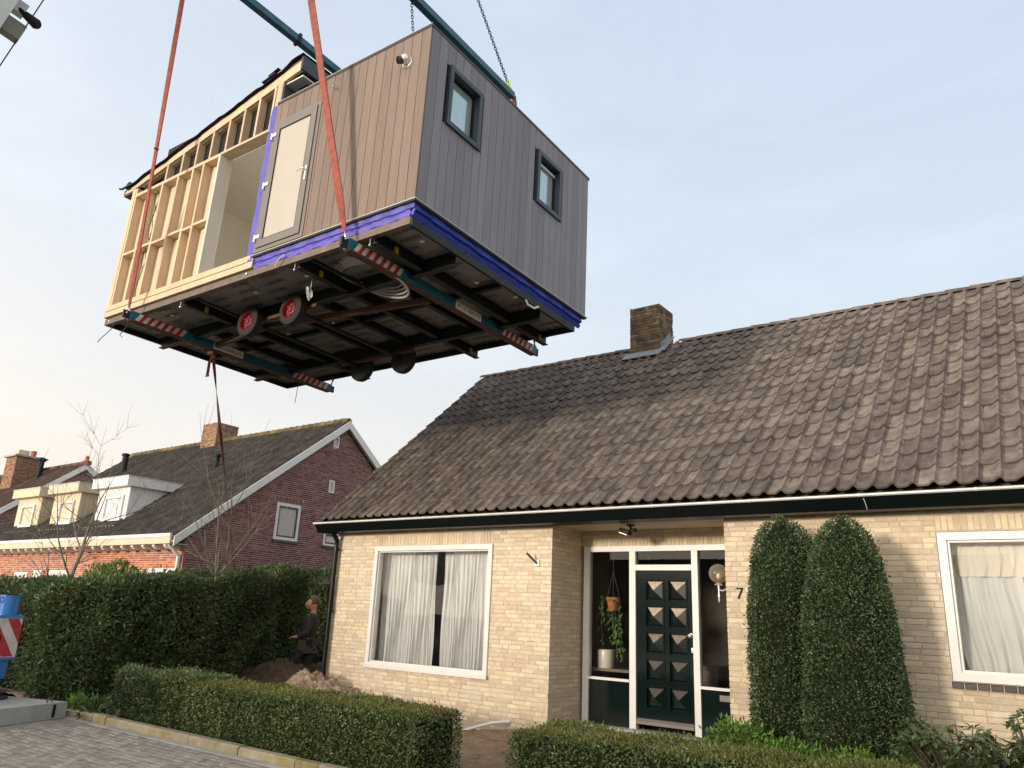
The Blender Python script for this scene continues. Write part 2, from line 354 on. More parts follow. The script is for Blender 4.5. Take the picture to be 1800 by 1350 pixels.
defm('leaf_yew', col=(.066,.104,.042), var=.35, scale=4, rnd=.70, hue=.02, rough=.5, spec=.4, trans=.2, col2=(.120,.145,.055), s2=2.2, lo=.52, hi=.74)
defm('leaf_tall', col=(.082,.124,.046), var=.5, scale=1.6, rnd=.75, hue=.02, rough=.5, spec=.4, trans=.25, col2=(.17,.165,.055), s2=.9, lo=.50, hi=.70)
defm('leaf_bright', col=(.12,.21,.035), var=.35, scale=4, rnd=.55, hue=.02, rough=.55, spec=.3, trans=.25)
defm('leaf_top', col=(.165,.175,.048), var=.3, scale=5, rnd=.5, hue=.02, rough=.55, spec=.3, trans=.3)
defm('leaf_rhodo', col=(.085,.125,.038), var=.25, scale=5, rnd=.45, hue=.02, rough=.38, spec=.45, trans=.15)
defm('leaf_vine', col=(.09,.17,.04), var=.25, scale=8, rnd=.45, rough=.4, trans=.25)
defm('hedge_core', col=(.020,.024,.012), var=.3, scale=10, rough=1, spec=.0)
defm('twig', col=(.12,.095,.075), var=.3, scale=9, rough=.9, spec=.1)
defm('bark', col=(.21,.185,.145), var=.35, scale=9, rough=.9, spec=.1, bump=.4)
defm('terracotta', col=(.40,.125,.05), var=.15, scale=9, rough=.7)
defm('facet_paint_0', col=(.46,.385,.29), var=.35, scale=5, stretch=(9,9,1.2), rough=.55, spec=.4)  # top facets of the door panels, palest in the upper rows
defm('facet_paint_1', col=(.40,.33,.245), var=.35, scale=5, stretch=(9,9,1.2), rough=.55, spec=.4)
defm('facet_paint_2', col=(.20,.165,.125), var=.35, scale=5, stretch=(9,9,1.2), rough=.55, spec=.4)
defm('facet_paint_3', col=(.085,.075,.062), var=.35, scale=5, stretch=(9,9,1.2), rough=.55, spec=.4)
defm('facet_paint_4', col=(.06,.055,.047), var=.35, scale=5, stretch=(9,9,1.2), rough=.55, spec=.4)
defm('ceramic', col=(.66,.63,.55), var=.05, scale=9, rough=.3)
defm('skin', col=(.55,.27,.19), var=.1, scale=12, rough=.5)
defm('hair', col=(.16,.085,.045), var=.3, scale=60, rough=.7)
defm('jacket', col=(.040,.032,.034), var=.25, scale=12, rough=.85, bump=.3, bscale=25)
defm('trousers', col=(.020,.020,.024), var=.3, scale=12, rough=.85, bump=.3, bscale=25)
defm('pouch', col=(.055,.042,.022), var=.3, scale=12, rough=.8)
defm('globe', glass=True, rough=.05, tint=(.95,.90,.82), ior=1.35, haze=.14, col=(.75,.66,.52))
defm('bulb', col=(.75,.70,.62), var=.02, rough=.3)
defm('red_plastic', col=(.55,.02,.02), var=.1, rough=.4)
# ================================================================ ground, street, kerb
YF = 9.65                                                   # street front of the yellow house
def struct(o): o['kind'] = 'structure'; return o
mb = MB(); mb.add([(-450,-450,-.03),(450,-450,-.03),(450,450,-.03),(-450,450,-.03)], [(0,1,2,3)]); struct(mb.build('ground', 'land'))
mb = MB(); mb.add([(-60,-14,-.012),(30,-14,-.012),(30,5.86,-.012),(-60,5.86,-.012)], [(0,1,2,3)]); street = struct(mb.build('street', 'paving_sand'))
# clinker pavers in stretcher rows running away from the kerb
PV = []
for iy in range(0, 60):
    y = 5.64-.106*iy
    if y < .4: break
    for ix in range(-70, 20):
        x = ix*.212+(iy % 2)*.106
        if x < -14.5 or x > 3.5: continue
        PV.append((x, y))
def paver_geo(r):
    a, b = .1025, .0495; z0 = -.011; z1 = R.uniform(-.002, .004); c = .006; t = [R.uniform(-.002, .002) for _ in range(4)]
    v = [(-a,-b,z0),(a,-b,z0),(a,b,z0),(-a,b,z0),(-a+c,-b+c,z1+t[0]),(a-c,-b+c,z1+t[1]),(a-c,b-c,z1+t[2]),(-a+c,b-c,z1+t[3])]
    return v, [(4,5,6,7),(0,1,5,4),(1,2,6,5),(2,3,7,6),(3,0,4,7)]
pm = []
for i in range(10):
    q = MB(); v, f = paver_geo(0); q.add(v, f, i/9); me = q.mesh('paver'); me.materials.append(M('paver')); pm.append(me)
vis = []
for p in PV:
    u = px((p[0], p[1], 0))
    if u[2] > 0 and -20 < u[0] < 700 and u[1] < 1375: vis.append((u[2], p))
vis.sort(); near = set(p for _, p in vis[:300])
rest = MB()
for p in PV:
    if p in near: piece('paver', R.choice(pm), street, (p[0], p[1], .002))
    else:
        v, f = paver_geo(0); rest.add([(a+p[0], b+p[1], c+.002) for a, b, c in v], f, R.random())
rest.build('paver_field', 'paver', street, kind='stuff')
mb = MB(); mb.box(-14.5, 3.5, 5.705, 5.80, -.012, .006); mb.build('edge_strip', 'concrete', street)
kerb = struct(MB().box(-16, 4, 5.83, 5.95, -.05, .02).build('kerb', 'concrete'))
x = -12.2
while x < 3:
    L = R.choice([.98, .98, .98, .62, .35]); q = MB(); y0 = 5.815+R.uniform(-.008, .008); z1 = .10+R.uniform(-.012, .012)
    q.add([(x+.006,y0,-.05),(x+L-.006,y0,-.05),(x+L-.006,y0+.12,-.05),(x+.006,y0+.12,-.05),(x+.006,y0,z1-.02),(x+L-.006,y0,z1-.02),(x+L-.006,y0+.02,z1),(x+.006,y0+.02,z1),(x+L-.006,y0+.12,z1),(x+.006,y0+.12,z1)],
          [(0,1,5,4),(4,5,6,7),(7,6,8,9),(1,2,8,6,5),(3,0,4,7,9),(2,3,9,8)], R.random())
    q.build('kerb_stone', 'kerb', kerb); x += L
# garden soil: an uneven sheet between kerb, boundary and house
def soil_z(x, y):
    return .02*math.sin(3.1*x+1.3*y)+.018*math.sin(7.3*x-4.1*y)+.012*math.sin(13*x+9*y+1)+.010*math.sin(21*x-17*y)
gx, gy = np.arange(-16.5, 6.01, .09), np.arange(5.93, 13.0, .09)
def relief(X, Y, amp=1.0, seed=0):
    rng = np.random.default_rng(seed); Z = np.zeros_like(X)
    for k in range(26):
        fr = 1.2*1.22**k; a = rng.uniform(0, 6.28); ph = rng.uniform(0, 6.28)
        if fr > 45: break
        Z += .035/fr**.75*np.sin(fr*(X*math.cos(a)+Y*math.sin(a))+ph)
    return Z*amp
X, Y = np.meshgrid(gx, gy); Z = .005+relief(X, Y, 1.0, 3)+NR.normal(0, .007, X.shape)
hole = np.exp(-(((X+6.85)/.3)**2+((Y-9.25)/.2)**2)); Z -= .16*hole; Z += .12*np.exp(-(((X+6.7)/.4)**2+((Y-9.5)/.1)**2))
nx, ny = len(gx), len(gy); I = np.arange(nx*ny).reshape(ny, nx)
Fq = np.stack([I[:-1,:-1].ravel(), I[:-1,1:].ravel(), I[1:,1:].ravel(), I[1:,:-1].ravel()], 1)
me = mesh_np('garden_soil', np.stack([X.ravel(), Y.ravel(), Z.ravel()], 1), Fq, smooth=True)
struct(np_obj('garden_soil', me, 'soil'))

# ================================================================ brick laying
def lay(u0, u1, v0, v1, holes, rng, L=.21, H=.05, J=.012, off=0.0, split_u=()):
    out = []; v = v0; row = 0
    while v+H <= v1+1e-6:
        u = u0-rng.uniform(0, L); k = rng.randint(0, 3)
        while u < u1:
            ln = (L-J)/2 if k % 4 == 3 and rng.random() < .75 else L
            k += 1
            a, b = max(u, u0), min(u+ln, u1); full = (a == u and b == u+ln)
            segs = [(a, b)]
            for (hu0, hu1, hv0, hv1) in holes:
                if v+H > hv0 and v < hv1:
                    ns = []
                    for (p, q) in segs:
                        if q <= hu0 or p >= hu1: ns.append((p, q))
                        else:
                            full = False
                            if p < hu0: ns.append((p, hu0))
                            if q > hu1: ns.append((hu1, q))
                    segs = ns
            for (p, q) in segs:
                if q-p > .02: out.append((p, q, v, v+H, ln if full else None))
            u += ln+J
        v += H+J; row += 1
    return out
def brick_geo(mb, fr, p, q, v0, v1, rng, proud=.0045, back=.012):
    o, U, V, N = fr; j = lambda: rng.uniform(-.0022, .0022); d = proud+rng.uniform(-.0015, .0025); c = .003
    P = lambda u, v, n: o+U*u+V*v+N*n
    a = [(p+j(), v0+j()), (q+j(), v0+j()), (q+j(), v1+j()), (p+j(), v1+j())]
    vs = [P(u, v, -back) for u, v in a]+[P(u, v, d-c) for u, v in a]
    cu, cv = (p+q)/2, (v0+v1)/2
    vs += [P(u+(c if u < cu else -c), v+(c if v < cv else -c), d) for u, v in a]
    f = [(8,9,10,11)]+[(4+i,4+(i+1)%4,8+(i+1)%4,8+i) for i in range(4)]+[(i,(i+1)%4,4+(i+1)%4,4+i) for i in range(4)]
    mb.add(vs, f, rng.random())
XF = Vector((1,0,0)); ZF = Vector((0,0,1)); YM = Vector((0,-1,0)); YP = Vector((0,1,0))

# ================================================================ yellow brick house
house = thing('detached_house', 'yellow brick house with brown tiled roof and dark green front door', 'house', (-5.5, YF, 0))
LW = (-10.043, -7.455, .717, 2.686)                          # left window opening
RW = (-1.322, 1.45, 1.162, 2.698)                            # right window opening
XL, AL, AR, XR = -11.055, -6.36, -3.733, 4.2
YA = 10.5                                                    # entrance plane, set back
ZS = 2.935                                                   # soffit
ym = YF+.006
mb = MB()
def wall_box(x0, x1, z0, z1): mb.box(x0, x1, ym, ym+.26, z0, z1)
wall_box(XL, LW[0], -.2, 3.12); wall_box(LW[0], LW[1], -.2, LW[2]); wall_box(LW[0], LW[1], LW[3], 3.12); wall_box(LW[1], AL-.006, -.2, 3.12)
wall_box(AR+.006, RW[0], -.2, 3.12); wall_box(RW[0], RW[1], -.2, RW[2]); wall_box(RW[0], RW[1], RW[3], 3.12); wall_box(RW[1], XR, -.2, 3.12)
mb.box(AL-.27, AL-.006, ym+.26, YA+.1, -.2, 3.0); mb.box(AR+.006, AR+.27, ym+.26, YA+.1, -.2, 3.0)
mb.box(AL-.006, AR+.006, YA+.006, YA+.12, 2.70, 3.0)
# gable ends and back
for xa, xb in ((XL, XL+.26), (XR-.26, XR)):
    mb.prism([(xa, ym+.26, -.2), (xa, 17.8, -.2), (xa, 17.8, 3.2), (xa, 13.73, 6.83), (xa, ym+.26, 3.2)], (xb-xa, 0, 0))
mb.box(XL+.26, XR-.26, 17.55, 17.8, -.2, 3.2)
wall = mb.build('wall', 'mortar_yellow', house)
rb = random.Random(11)
front = (Vector((0, YF+.006, 0)), XF, ZF, YM)
SOL_L = (LW[0]+.02, LW[1]+.0, LW[3]+.012, LW[3]+.19); SOL_R = (RW[0]+.0, RW[1], RW[3]+.015, RW[3]+.175)
bricks = lay(XL, AL, -.08, 3.0, [LW, (SOL_L[0], SOL_L[1], SOL_L[2]-.05, SOL_L[3]+.005)], rb)
bricks += lay(AR, XR, -.08, 3.0, [RW, (RW[0], RW[1], 1.09, 1.17), (SOL_R[0], SOL_R[1], SOL_R[2]-.05, SOL_R[3]+.005)], rb)
def soldiers(x0, x1, z0, z1, step=.0625):
    n = int(round((x1-x0)/step)); return [(x0+(x1-x0)*i/n+.006, x0+(x1-x0)*(i+1)/n-.006, z0, z1, None) for i in range(n)]
sold = soldiers(*SOL_L)+soldiers(*SOL_R)
cand = []
for b in bricks+sold:
    c = Vector(((b[0]+b[1])/2, YF, (b[2]+b[3])/2)); u = px(c)
    if 560 < u[0] < 1800 and u[1] < 1290 and c.z < 2.93 and not (1305 < u[0] < 1545 and u[1] > 905) and (b[4] or b in sold): cand.append((u[2], b))
cand.sort(); pick = set(b for _, b in cand[:300])
vm = {}
def brick_mesh(w, h):
    k = (round(w, 3), round(h, 3))
    if k not in vm:
        vm[k] = []
        for i in range(10):
            q = MB(); brick_geo(q, (Vector((0,.006,0)), XF, ZF, YM), -w/2, w/2, -h/2, h/2, rb); q.r = [i/9]*len(q.r); me = q.mesh('brick'); me.materials.append(M('brick_yellow')); vm[k].append(me)
    return rb.choice(vm[k])
field = MB()
for b in bricks+sold:
    if b in pick: piece('brick', brick_mesh(b[1]-b[0], b[3]-b[2]), wall, ((b[0]+b[1])/2, YF, (b[2]+b[3])/2))
    else: brick_geo(field, front, b[0], b[1], b[2], b[3], rb)
# returns of the porch
side = (Vector((AL-.006, 0, 0)), YP, ZF, XF)
for b in lay(YF+.0, YA, -.08, 3.0, [], rb): brick_geo(field, side, *b[:4], rb)
side2 = (Vector((AR+.006, 0, 0)), -YP, ZF, -XF)
for b in lay(-YA, -YF, -.08, 3.0, [], rb): brick_geo(field, side2, *b[:4], rb)
back = (Vector((0, YA+.006, 0)), XF, ZF, YM)
for b in soldiers(AL+.01, AR-.01, 2.706, 2.812): brick_geo(field, back, *b[:4], rb)
for b in lay(AL, AR, 2.825, 2.95, [], rb): brick_geo(field, back, *b[:4], rb)
gab = (Vector((XL, 0, 0)), -YP, ZF, -XF)
for b in lay(-17.5, -YF, -.08, 3.1, [], rb): brick_geo(field, gab, *b[:4], rb)
field.build('brick_field', 'brick_yellow', wall, kind='stuff')

# ---- eaves: fascia, soffit, gutter
XE0, XE1 = -11.28, 4.4
mb = MB(); mb.prism([(XE0, 9.255, 3.075), (XE0, 9.35, 2.93), (XE0, 9.66, 2.93), (XE0, 9.66, 3.11), (XE0, 9.30, 3.11)], (XE1-XE0, 0, 0)); fas = mb.build('fascia', 'fascia_green', house)
q = MB()
q.tube([(-1.95, 9.268, 3.05), (-1.94, 9.30, 3.0), (-1.935, 9.345, 2.935)], .004, 5); q.build('drip_stain', 'white_paint', fas)
mb = MB(); gut = None
prof = [(9.236, 3.078), (9.240, 3.096), (9.262, 3.104), (9.275, 3.098), (9.27, 3.070), (9.25, 3.066)]
mb.prism([(XE0-.03, a, b) for a, b in prof], (XE1-XE0+.03, 0, 0)); gut = mb.build('gutter', 'zinc', house)
for x in (-10.05, -8.62, -7.1, -5.62, -4.55, -3.25, -2.0, -.86, .4, 1.8):
    q = MB(); q.prism([(x, a+(-.003 if a < 9.26 else .003), b+(.004 if b > 3.085 else -.003)) for a, b in prof], (.022, 0, 0)); q.build('gutter_joint', 'zinc', gut)
MB().box(AL, AR, 9.362, YA+.006, 2.938, 2.97).build('porch_ceiling', 'ceiling_cream', house)
# ---- roof deck
PIT = rad(41.73); CS, SN = math.cos(PIT), math.sin(PIT)
Y0, Z0 = 9.30, 3.137; YR, ZR = 13.73, 7.09
mb = MB(); d = .10
mb.prism([(XL-.1, Y0+.06, Z0-.06), (XL-.1, YR, ZR-.09), (XL-.1, 18.16, Z0-.06), (XL-.1, 18.0, Z0-.22), (XL-.1, YR, ZR-.30), (XL-.1, Y0+.3, Z0-.12)], (XR-XL+.3, 0, 0))
roof = mb.build('roof', 'interior', house)
TW, TG = .2035, .345
def tile_geo(r):
    us = [0, .20, .40, .52, .64, .74, .82, .89, .96, 1.03]
    h = lambda u: .052*math.exp(-((u-.80)/(.24 if u < .8 else .10))**2)
    V = []; F = []; n = len(us); LEN = .372
    jz = [R.uniform(-.003, .003) for _ in range(3)]
    for (sv, base) in ((0.0, .040), (LEN*.5, .026), (LEN, .010)):
        for u in us: V.append((u*TW, sv, base+h(u)+jz[0]+jz[1]*(u-.5)))
    for u in us: V.append((u*TW, .004, .040+h(u)-.026+jz[0]+jz[1]*(u-.5)))
    for i in range(n-1):
        F.append((i, i+1, n+i+1, n+i)); F.append((n+i, n+i+1, 2*n+i+1, 2*n+i)); F.append((3*n+i, 3*n+i+1, i+1, i))
    V.append((us[-1]*TW, LEN, .01)); F.append((n-1, 3*n+n-1, len(V)-1, 3*n-1))
    return [Vector((a, b*CS-c*SN, b*SN+c*CS)) for a, b, c in V], F
tms = []
for i in range(14):
    q = MB(); v, f = tile_geo(0); q.add(v, f, (i+.5)/14); me = q.mesh('roof_tile'); me.materials.append(M('tile'))
    me.polygons.foreach_set('use_smooth', np.ones(len(me.polygons), bool)); me.set_sharp_from_angle(angle=rad(50)); tms.append(me)
NROW = 17; tl = []
for r_ in range(NROW):
    s = r_*TG
    for c_ in range(0, 78):
        x = -11.155+c_*TW
        if x > 4.3: break
        if -7.12 < x+.1 < -6.35 and s > 5.45: continue
        y = Y0+s*CS; z = Z0+s*SN
        u = px((x+.1, y, z)); tl.append((u[2]-(0 if (u[0] < 1830 and u[1] < 1350) else -99), x, y, z))
tl.sort()
tf = MB()
for i, (k, x, y, z) in enumerate(tl):
    if i < 300: piece('roof_tile', R.choice(tms), roof, (x, y, z))
    else:
        v, f = tile_geo(0); tf.add([p+Vector((x, y, z)) for p in v], f, R.random())
# back slope: mirrored tiles, sparse detail
for r_ in range(0, NROW):
    for c_ in range(0, 26):
        x = -11.155+c_*.61; s = r_*TG; y = 2*YR-(Y0+s*CS); z = Z0+s*SN
        tf.add([(x, y, z+.05), (x+.61, y, z+.05), (x+.61, y-.37*CS, z+.37*SN+.02), (x, y-.37*CS, z+.37*SN+.02)], [(1,0,3,2)], R.random())
o = tf.build('tile_field', 'tile', roof, smooth=True, kind='stuff')
# left verge board and ridge
mb = MB(); mb.prism([(-11.19, Y0+.02, Z0-.02), (-11.19, YR, ZR-.02), (-11.19, YR, ZR-.20), (-11.19, Y0+.16, Z0-.10)], (.03, 0, 0)); mb.build('verge_board', 'fascia_green', roof)
x = -11.17; k = 0
while x < 4.3:
    q = MB(); L = .40; V = []; n = 9
    for (a, rr) in ((0, .135), (L, .118)):
        for i in range(n):
            t = math.pi*(.04+.92*i/(n-1)); V.append((a, -math.cos(t)*rr, math.sin(t)*rr*.82))
    for i in range(n): V.append((0, V[i][1]*.82, V[i][2]*.80))
    F = [(i, i+1, n+i+1, n+i) for i in range(n-1)]+[(2*n+i, 2*n+i+1, i+1, i) for i in range(n-1)]
    q.add([Vector(v)+Vector((x, YR, ZR-.055+R.uniform(-.006, .006))) for v in V], F, R.random())
    if not (-7.25 < x < -6.4): q.build('ridge_tile', 'ridge', roof, smooth=True)
    x += .365
# ---- chimney with flashing
CX0, CX1, CY0, CY1, CZ = -7.03, -6.36, 13.38, 14.02, 7.88
mb = MB(); mb.box(CX0+.01, CX1-.01, CY0+.01, CY1-.01, 6.4, CZ-.01); ch = mb.build('chimney', 'mortar_dark', house)
q = MB(); rc = random.Random(5)
for b in lay(CX0, CX1, 6.62, CZ, [], rc): brick_geo(q, (Vector((0, CY0+.01, 0)), XF, ZF, YM), *b[:4], rc, proud=.010)
for b in lay(CY0, CY1, 6.62, CZ, [], rc): brick_geo(q, (Vector((CX1-.01, 0, 0)), YP, ZF, XF), *b[:4], rc, proud=.010)
for b in lay(-CY1, -CY0, 6.9, CZ, [], rc): brick_geo(q, (Vector((CX0+.01, 0, 0)), -YP, ZF, -XF), *b[:4], rc, proud=.010)
q.build('chimney_brick', 'brick_chimney', ch, kind='stuff')
zr = lambda y: Z0+(y-Y0)*math.tan(PIT)
q = MB(); NRM = Vector((0, -SN, CS))
q.obox(Vector(((CX0+CX1)/2, CY0-.06, zr(CY0-.06)))+NRM*.085, (1,0,0), (0, CS, SN), NRM, .42, .13, .008); q.build('flashing_apron', 'lead', ch)
for i in range(3):
    y = CY0+.02+.13*i
    q = MB(); q.prism([(CX1+.012, y-.02, zr(y)+.02), (CX1+.012, y+.15, zr(y+.15)+.02), (CX1+.012, y+.15, zr(y+.15)+.21), (CX1+.012, y-.01, zr(y)+.23-.03*i)], (.006+.002*i, 0, 0)); q.build('flashing_step', 'lead', ch)
q = MB(); q.obox(Vector((CX1+.07, CY0+.2, zr(CY0+.2)))+NRM*.09, (1,0,0), (0, CS, SN), NRM, .08, .33, .006); q.build('flashing_side', 'lead', ch)

# ---- windows
def window(parent, x0, x1, z0, z1, fw, yf, yb, mat='white_paint', pane='glass', name='window', sill=None):
    m = MB(); m.box(x0, x0+fw, yf, yb, z0, z1); m.box(x1-fw, x1, yf, yb, z0, z1); m.box(x0+fw, x1-fw, yf+.001, yb, z1-fw, z1-.001); m.box(x0+fw, x1-fw, yf+.001, yb, z0+.001, z0+fw)
    w_ = m.build(name, mat, parent)
    b = fw*.30; yi = yf+.035
    m = MB(); a0, a1, c0, c1 = x0+fw, x1-fw, z0+fw, z1-fw
    m.box(a0, a0+b, yi, yb-.01, c0, c1); m.box(a1-b, a1, yi, yb-.01, c0, c1); m.box(a0+b, a1-b, yi+.001, yb-.01, c1-b, c1); m.box(a0+b, a1-b, yi+.001, yb-.01, c0, c0+b)
    m.build('glazing_bead', mat, w_)
    m = MB(); yp = (yi+yb)/2; m.add([(a0+b*.5, yp, c0+b*.5), (a1-b*.5, yp, c0+b*.5), (a1-b*.5, yp, c1-b*.5), (a0+b*.5, yp, c1-b*.5)], [(0,1,2,3)]); m.build('pane', pane, w_)
    return w_
w1 = window(house, *LW, .078, YF-.025, YF+.11)
q = MB(); q.box(LW[0]-.01, LW[1]+.01, YF-.045, YF-.02, LW[2]-.012, LW[2]+.045); q.build('sill', 'white_paint', w1)
w2 = window(house, RW[0]+.004, RW[1], RW[2]+.004, RW[3], .085, YF+.02, YF+.15)
x = RW[0]-.005
while x < RW[1]:
    q = MB(); q.cbox(x, x+.108, YF-.035, YF+.1, 1.092, 1.158, .008, R.random()); q.build('sill_tile', 'sill_tile', w2); x += .116
q = MB(); q.box(RW[0]-.01, RW[1]+.01, YF-.028, YF+.1, 1.089, 1.150); q.build('sill_joint', 'mortar_yellow', w2)
# ---- curtains
def curtain(name, label, x0, x1, z0, z1, y, folds, amp, mat, seed, x0b=None, x1b=None):
    rng = random.Random(seed); n = folds*10; m = 14; V = []; F = []
    ph = [rng.uniform(.6, 1.5) for _ in range(folds+2)]; acc = [0]
    for p_ in ph: acc.append(acc[-1]+p_)
    for j in range(m+1):
        t = j/m; z = z1+(z0-z1)*t
        a0 = x0+((x0b if x0b is not None else x0)-x0)*t; a1 = x1+((x1b if x1b is not None else x1)-x1)*t
        for i in range(n+1):
            f = i/folds/10; s = f*folds; k = int(s); u = (acc[k]+(s-k)*ph[k])/acc[folds]
            w_ = math.sin(2*math.pi*s)*amp*(.55+.6*t)*(.5+.5*ph[k])+.35*amp*math.sin(4*math.pi*s+3*t+k)
            V.append((a0+(a1-a0)*u+.012*math.sin(7*t+k), y+w_, z))
    for j in range(m):
        for i in range(n): F.append((j*(n+1)+i, j*(n+1)+i+1, (j+1)*(n+1)+i+1, (j+1)*(n+1)+i))
    o = MB().add(V, F).build(name, mat, None, smooth=True); tag(o, label, 'curtain', 'net curtains in the yellow house'); return o
curtain('curtain', 'wide white net curtain in left half of the large left window', -10.12, -8.81, .80, 2.60, 9.90, 15, .028, 'curtain', 1, x1b=-8.775)
curtain('curtain', 'white net curtain right of the dark gap in the large left window', -8.65, -7.53, .80, 2.60, 9.90, 14, .028, 'curtain', 2, x0b=-8.63)
curtain('curtain', 'white net curtain hanging in the right-hand window above the dark sill', -1.42, 1.38, 1.25, 2.28, 9.93, 17, .026, 'curtain', 3, x0b=-1.27)
curtain('curtain_sun_band', 'added cream band for the sunlit top of the right-hand curtain', -1.42, 1.38, 2.24, 2.62, 9.905, 15, .016, 'curtain_sunlit', 4)  # added strip: sunlight on the upper curtain put in as cream cloth
# dim rooms behind the panes
q = MB(); q.box(-10.3, -6.9, 12.2, 12.25, 0, 2.9); q.build('room_wall', 'interior', house)
q = MB(); q.box(-6.5, -3.6, 13.4, 13.45, 0, 2.9); q.box(-6.62, -6.57, YA+.1, 13.4, 0, 2.9); q.box(-3.45, -3.40, YA+.1, 13.4, 0, 2.9); q.box(-6.57, -3.45, YA+.13, 13.4, 2.80, 2.85); q.box(-6.57, -3.45, YA+.13, 13.4, .12, .18); q.build('hall_wall', 'interior', house)
q = MB(); q.box(-5.75, -4.9, 12.2, 12.7, .18, .95); q.box(-5.8, -4.85, 12.15, 12.75, .95, 1.0); q.build('hall_cabinet', 'chassis', house)

# ---- entrance
ent = MB(); yf, yb = YA-.03, YA+.07
EX0, EX1 = AL+.055, AR-.002
ent.box(EX0, EX0+.10, yf, yb, .18, 2.70); ent.box(EX0+.10, EX1, yf+.001, yb, 2.62, 2.699)
ent.box(-5.525, -5.425, yf+.002, yb, .17, 2.62); ent.box(-4.545, -4.455, yf+.002, yb, .15, 2.62); ent.box(-5.425, -4.545, yf+.003, yb, 2.345, 2.425)
ent.box(EX0+.10, -5.525, yf-.012, yb, .79, .825); ent.box(-4.455, EX1, yf-.012, yb, .79, .825)
ent.box(EX1-.03, EX1, yf+.004, yb, .825, 2.62)
frame = ent.build('entrance_frame', 'white_paint', house)
for (a, b, c, d_) in ((EX0+.10, -5.525, .825, 2.62), (-4.455, EX1-.03, .825, 2.62), (-5.425, -4.545, 2.425, 2.62)):
    q = MB(); q.add([(a-.01, YA+.02, c-.01), (b+.01, YA+.02, c-.01), (b+.01, YA+.02, d_+.01), (a-.01, YA+.02, d_+.01)], [(0,1,2,3)]); q.build('pane', 'glass', frame)
for (a, b) in ((EX0+.10, -5.525), (-4.455, EX1)):
    q = MB(); q.box(a, b, YA-.002, YA+.05, .14, .79); pan = q.build('lower_panel', 'dark_green_paint', frame)
q = MB(); q.cbox(-4.20, -3.83, YA-.014, YA, .655, .735, .006); q.build('letter_slot', 'door_grey', frame)
q = MB(); q.box(EX0-.06, EX1+.02, 9.75, YA+.1, -.05, .15); q.box(EX0-.06, EX1+.02, YA-.16, YA+.1, .15, .185); q.build('door_step', 'concrete', frame)
DX0, DX1, DZ0, DZ1, yd = -5.425, -4.545, .25, 2.345, YA-.005
dm = MB(); dm.box(DX0+.004, DX1-.004, yd+.028, yd+.05, DZ0, DZ1-.004)
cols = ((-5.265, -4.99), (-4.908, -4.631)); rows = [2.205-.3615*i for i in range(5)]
xs = [DX0+.004, cols[0][0], cols[0][1], cols[1][0], cols[1][1], DX1-.004]
for a, b in ((xs[0], xs[1]), (xs[2], xs[3]), (xs[4], xs[5])): dm.box(a, b, yd, yd+.027, DZ0, DZ1-.004)
for cx in cols:
    zs = [DZ1-.004]+[z for r_ in rows for z in (r_, r_-.285)]+[DZ0]
    for i in range(0, len(zs), 2): dm.box(cx[0], cx[1], yd+.001, yd+.027, zs[i+1], zs[i])
door = dm.build('door', 'dark_green_paint', house)
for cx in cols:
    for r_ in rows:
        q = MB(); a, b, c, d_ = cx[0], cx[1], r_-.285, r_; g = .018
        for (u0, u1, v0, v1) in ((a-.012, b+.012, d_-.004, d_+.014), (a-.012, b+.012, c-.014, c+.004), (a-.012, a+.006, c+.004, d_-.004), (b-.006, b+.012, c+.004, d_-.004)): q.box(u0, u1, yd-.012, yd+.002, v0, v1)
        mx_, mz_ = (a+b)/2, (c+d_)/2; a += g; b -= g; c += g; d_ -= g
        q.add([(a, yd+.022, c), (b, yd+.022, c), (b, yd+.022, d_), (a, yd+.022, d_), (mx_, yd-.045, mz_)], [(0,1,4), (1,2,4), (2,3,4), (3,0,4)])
        po = q.build('door_panel', 'dark_green_paint', door); po.data.materials.append(M('facet_paint_%d' % rows.index(r_))); po.data.polygons[-2].material_index = 1
q = MB(); q.prism([(DX0+.01, yd, .335), (DX0+.01, yd-.035, .30), (DX0+.01, yd-.035, .262), (DX0+.01, yd, .255)], (DX1-DX0-.02, 0, 0)); q.build('weather_bar', 'door_grey', door)
q = MB(); q.lathe([(.034, 0), (.034, .006), (.012, .01), (.012, .035), (.03, .042), (.033, .055), (.022, .066), (.001, .068)], (-4.582, yd, 1.463), (0,-1,0)); q.build('door_knob', 'steel', door, smooth=True)
q = MB(); q.lathe([(.018, 0), (.018, .012), (.010, .014), (.001, .014)], (-4.565, yd, 1.27), (0,-1,0)); q.cbox(-4.582, -4.548, yd-.006, yd, 1.24, 1.31); q.build('door_lock', 'steel', door, smooth=True)
# ---- house number, downpipe, wall tag, flag bracket
q = MB(); put_text(q, text_geo('7', .20), (-3.555, YF-.012, 2.0), (1,0,0), (0,0,1)); q2 = MB()
n_ = len(q.v); bd = MB(); bd.v = q.v+[(a, b+.014, c) for a, b, c in q.v]; bd.f = q.f+[tuple(i+n_ for i in reversed(f)) for f in q.f]; bd.r = [.5]*len(bd.v)
ed = {}
for f in q.f:
    for i in range(len(f)): ed[(f[i], f[(i+1) % len(f)])] = 1
bd.f += [(b, a, a+n_, b+n_) for (a, b) in ed if (b, a) not in ed]
bd.build('house_number', 'black', house)
q = MB(); xd, yd2 = -10.985, 9.575
q.tube([(xd, 9.45, 3.0), (xd, 9.46, 2.93), (xd, yd2, 2.80), (xd, yd2, 2.70), (xd, yd2, .30)], .042, 12); dp = q.build('downpipe', 'fascia_green', house, smooth=True)
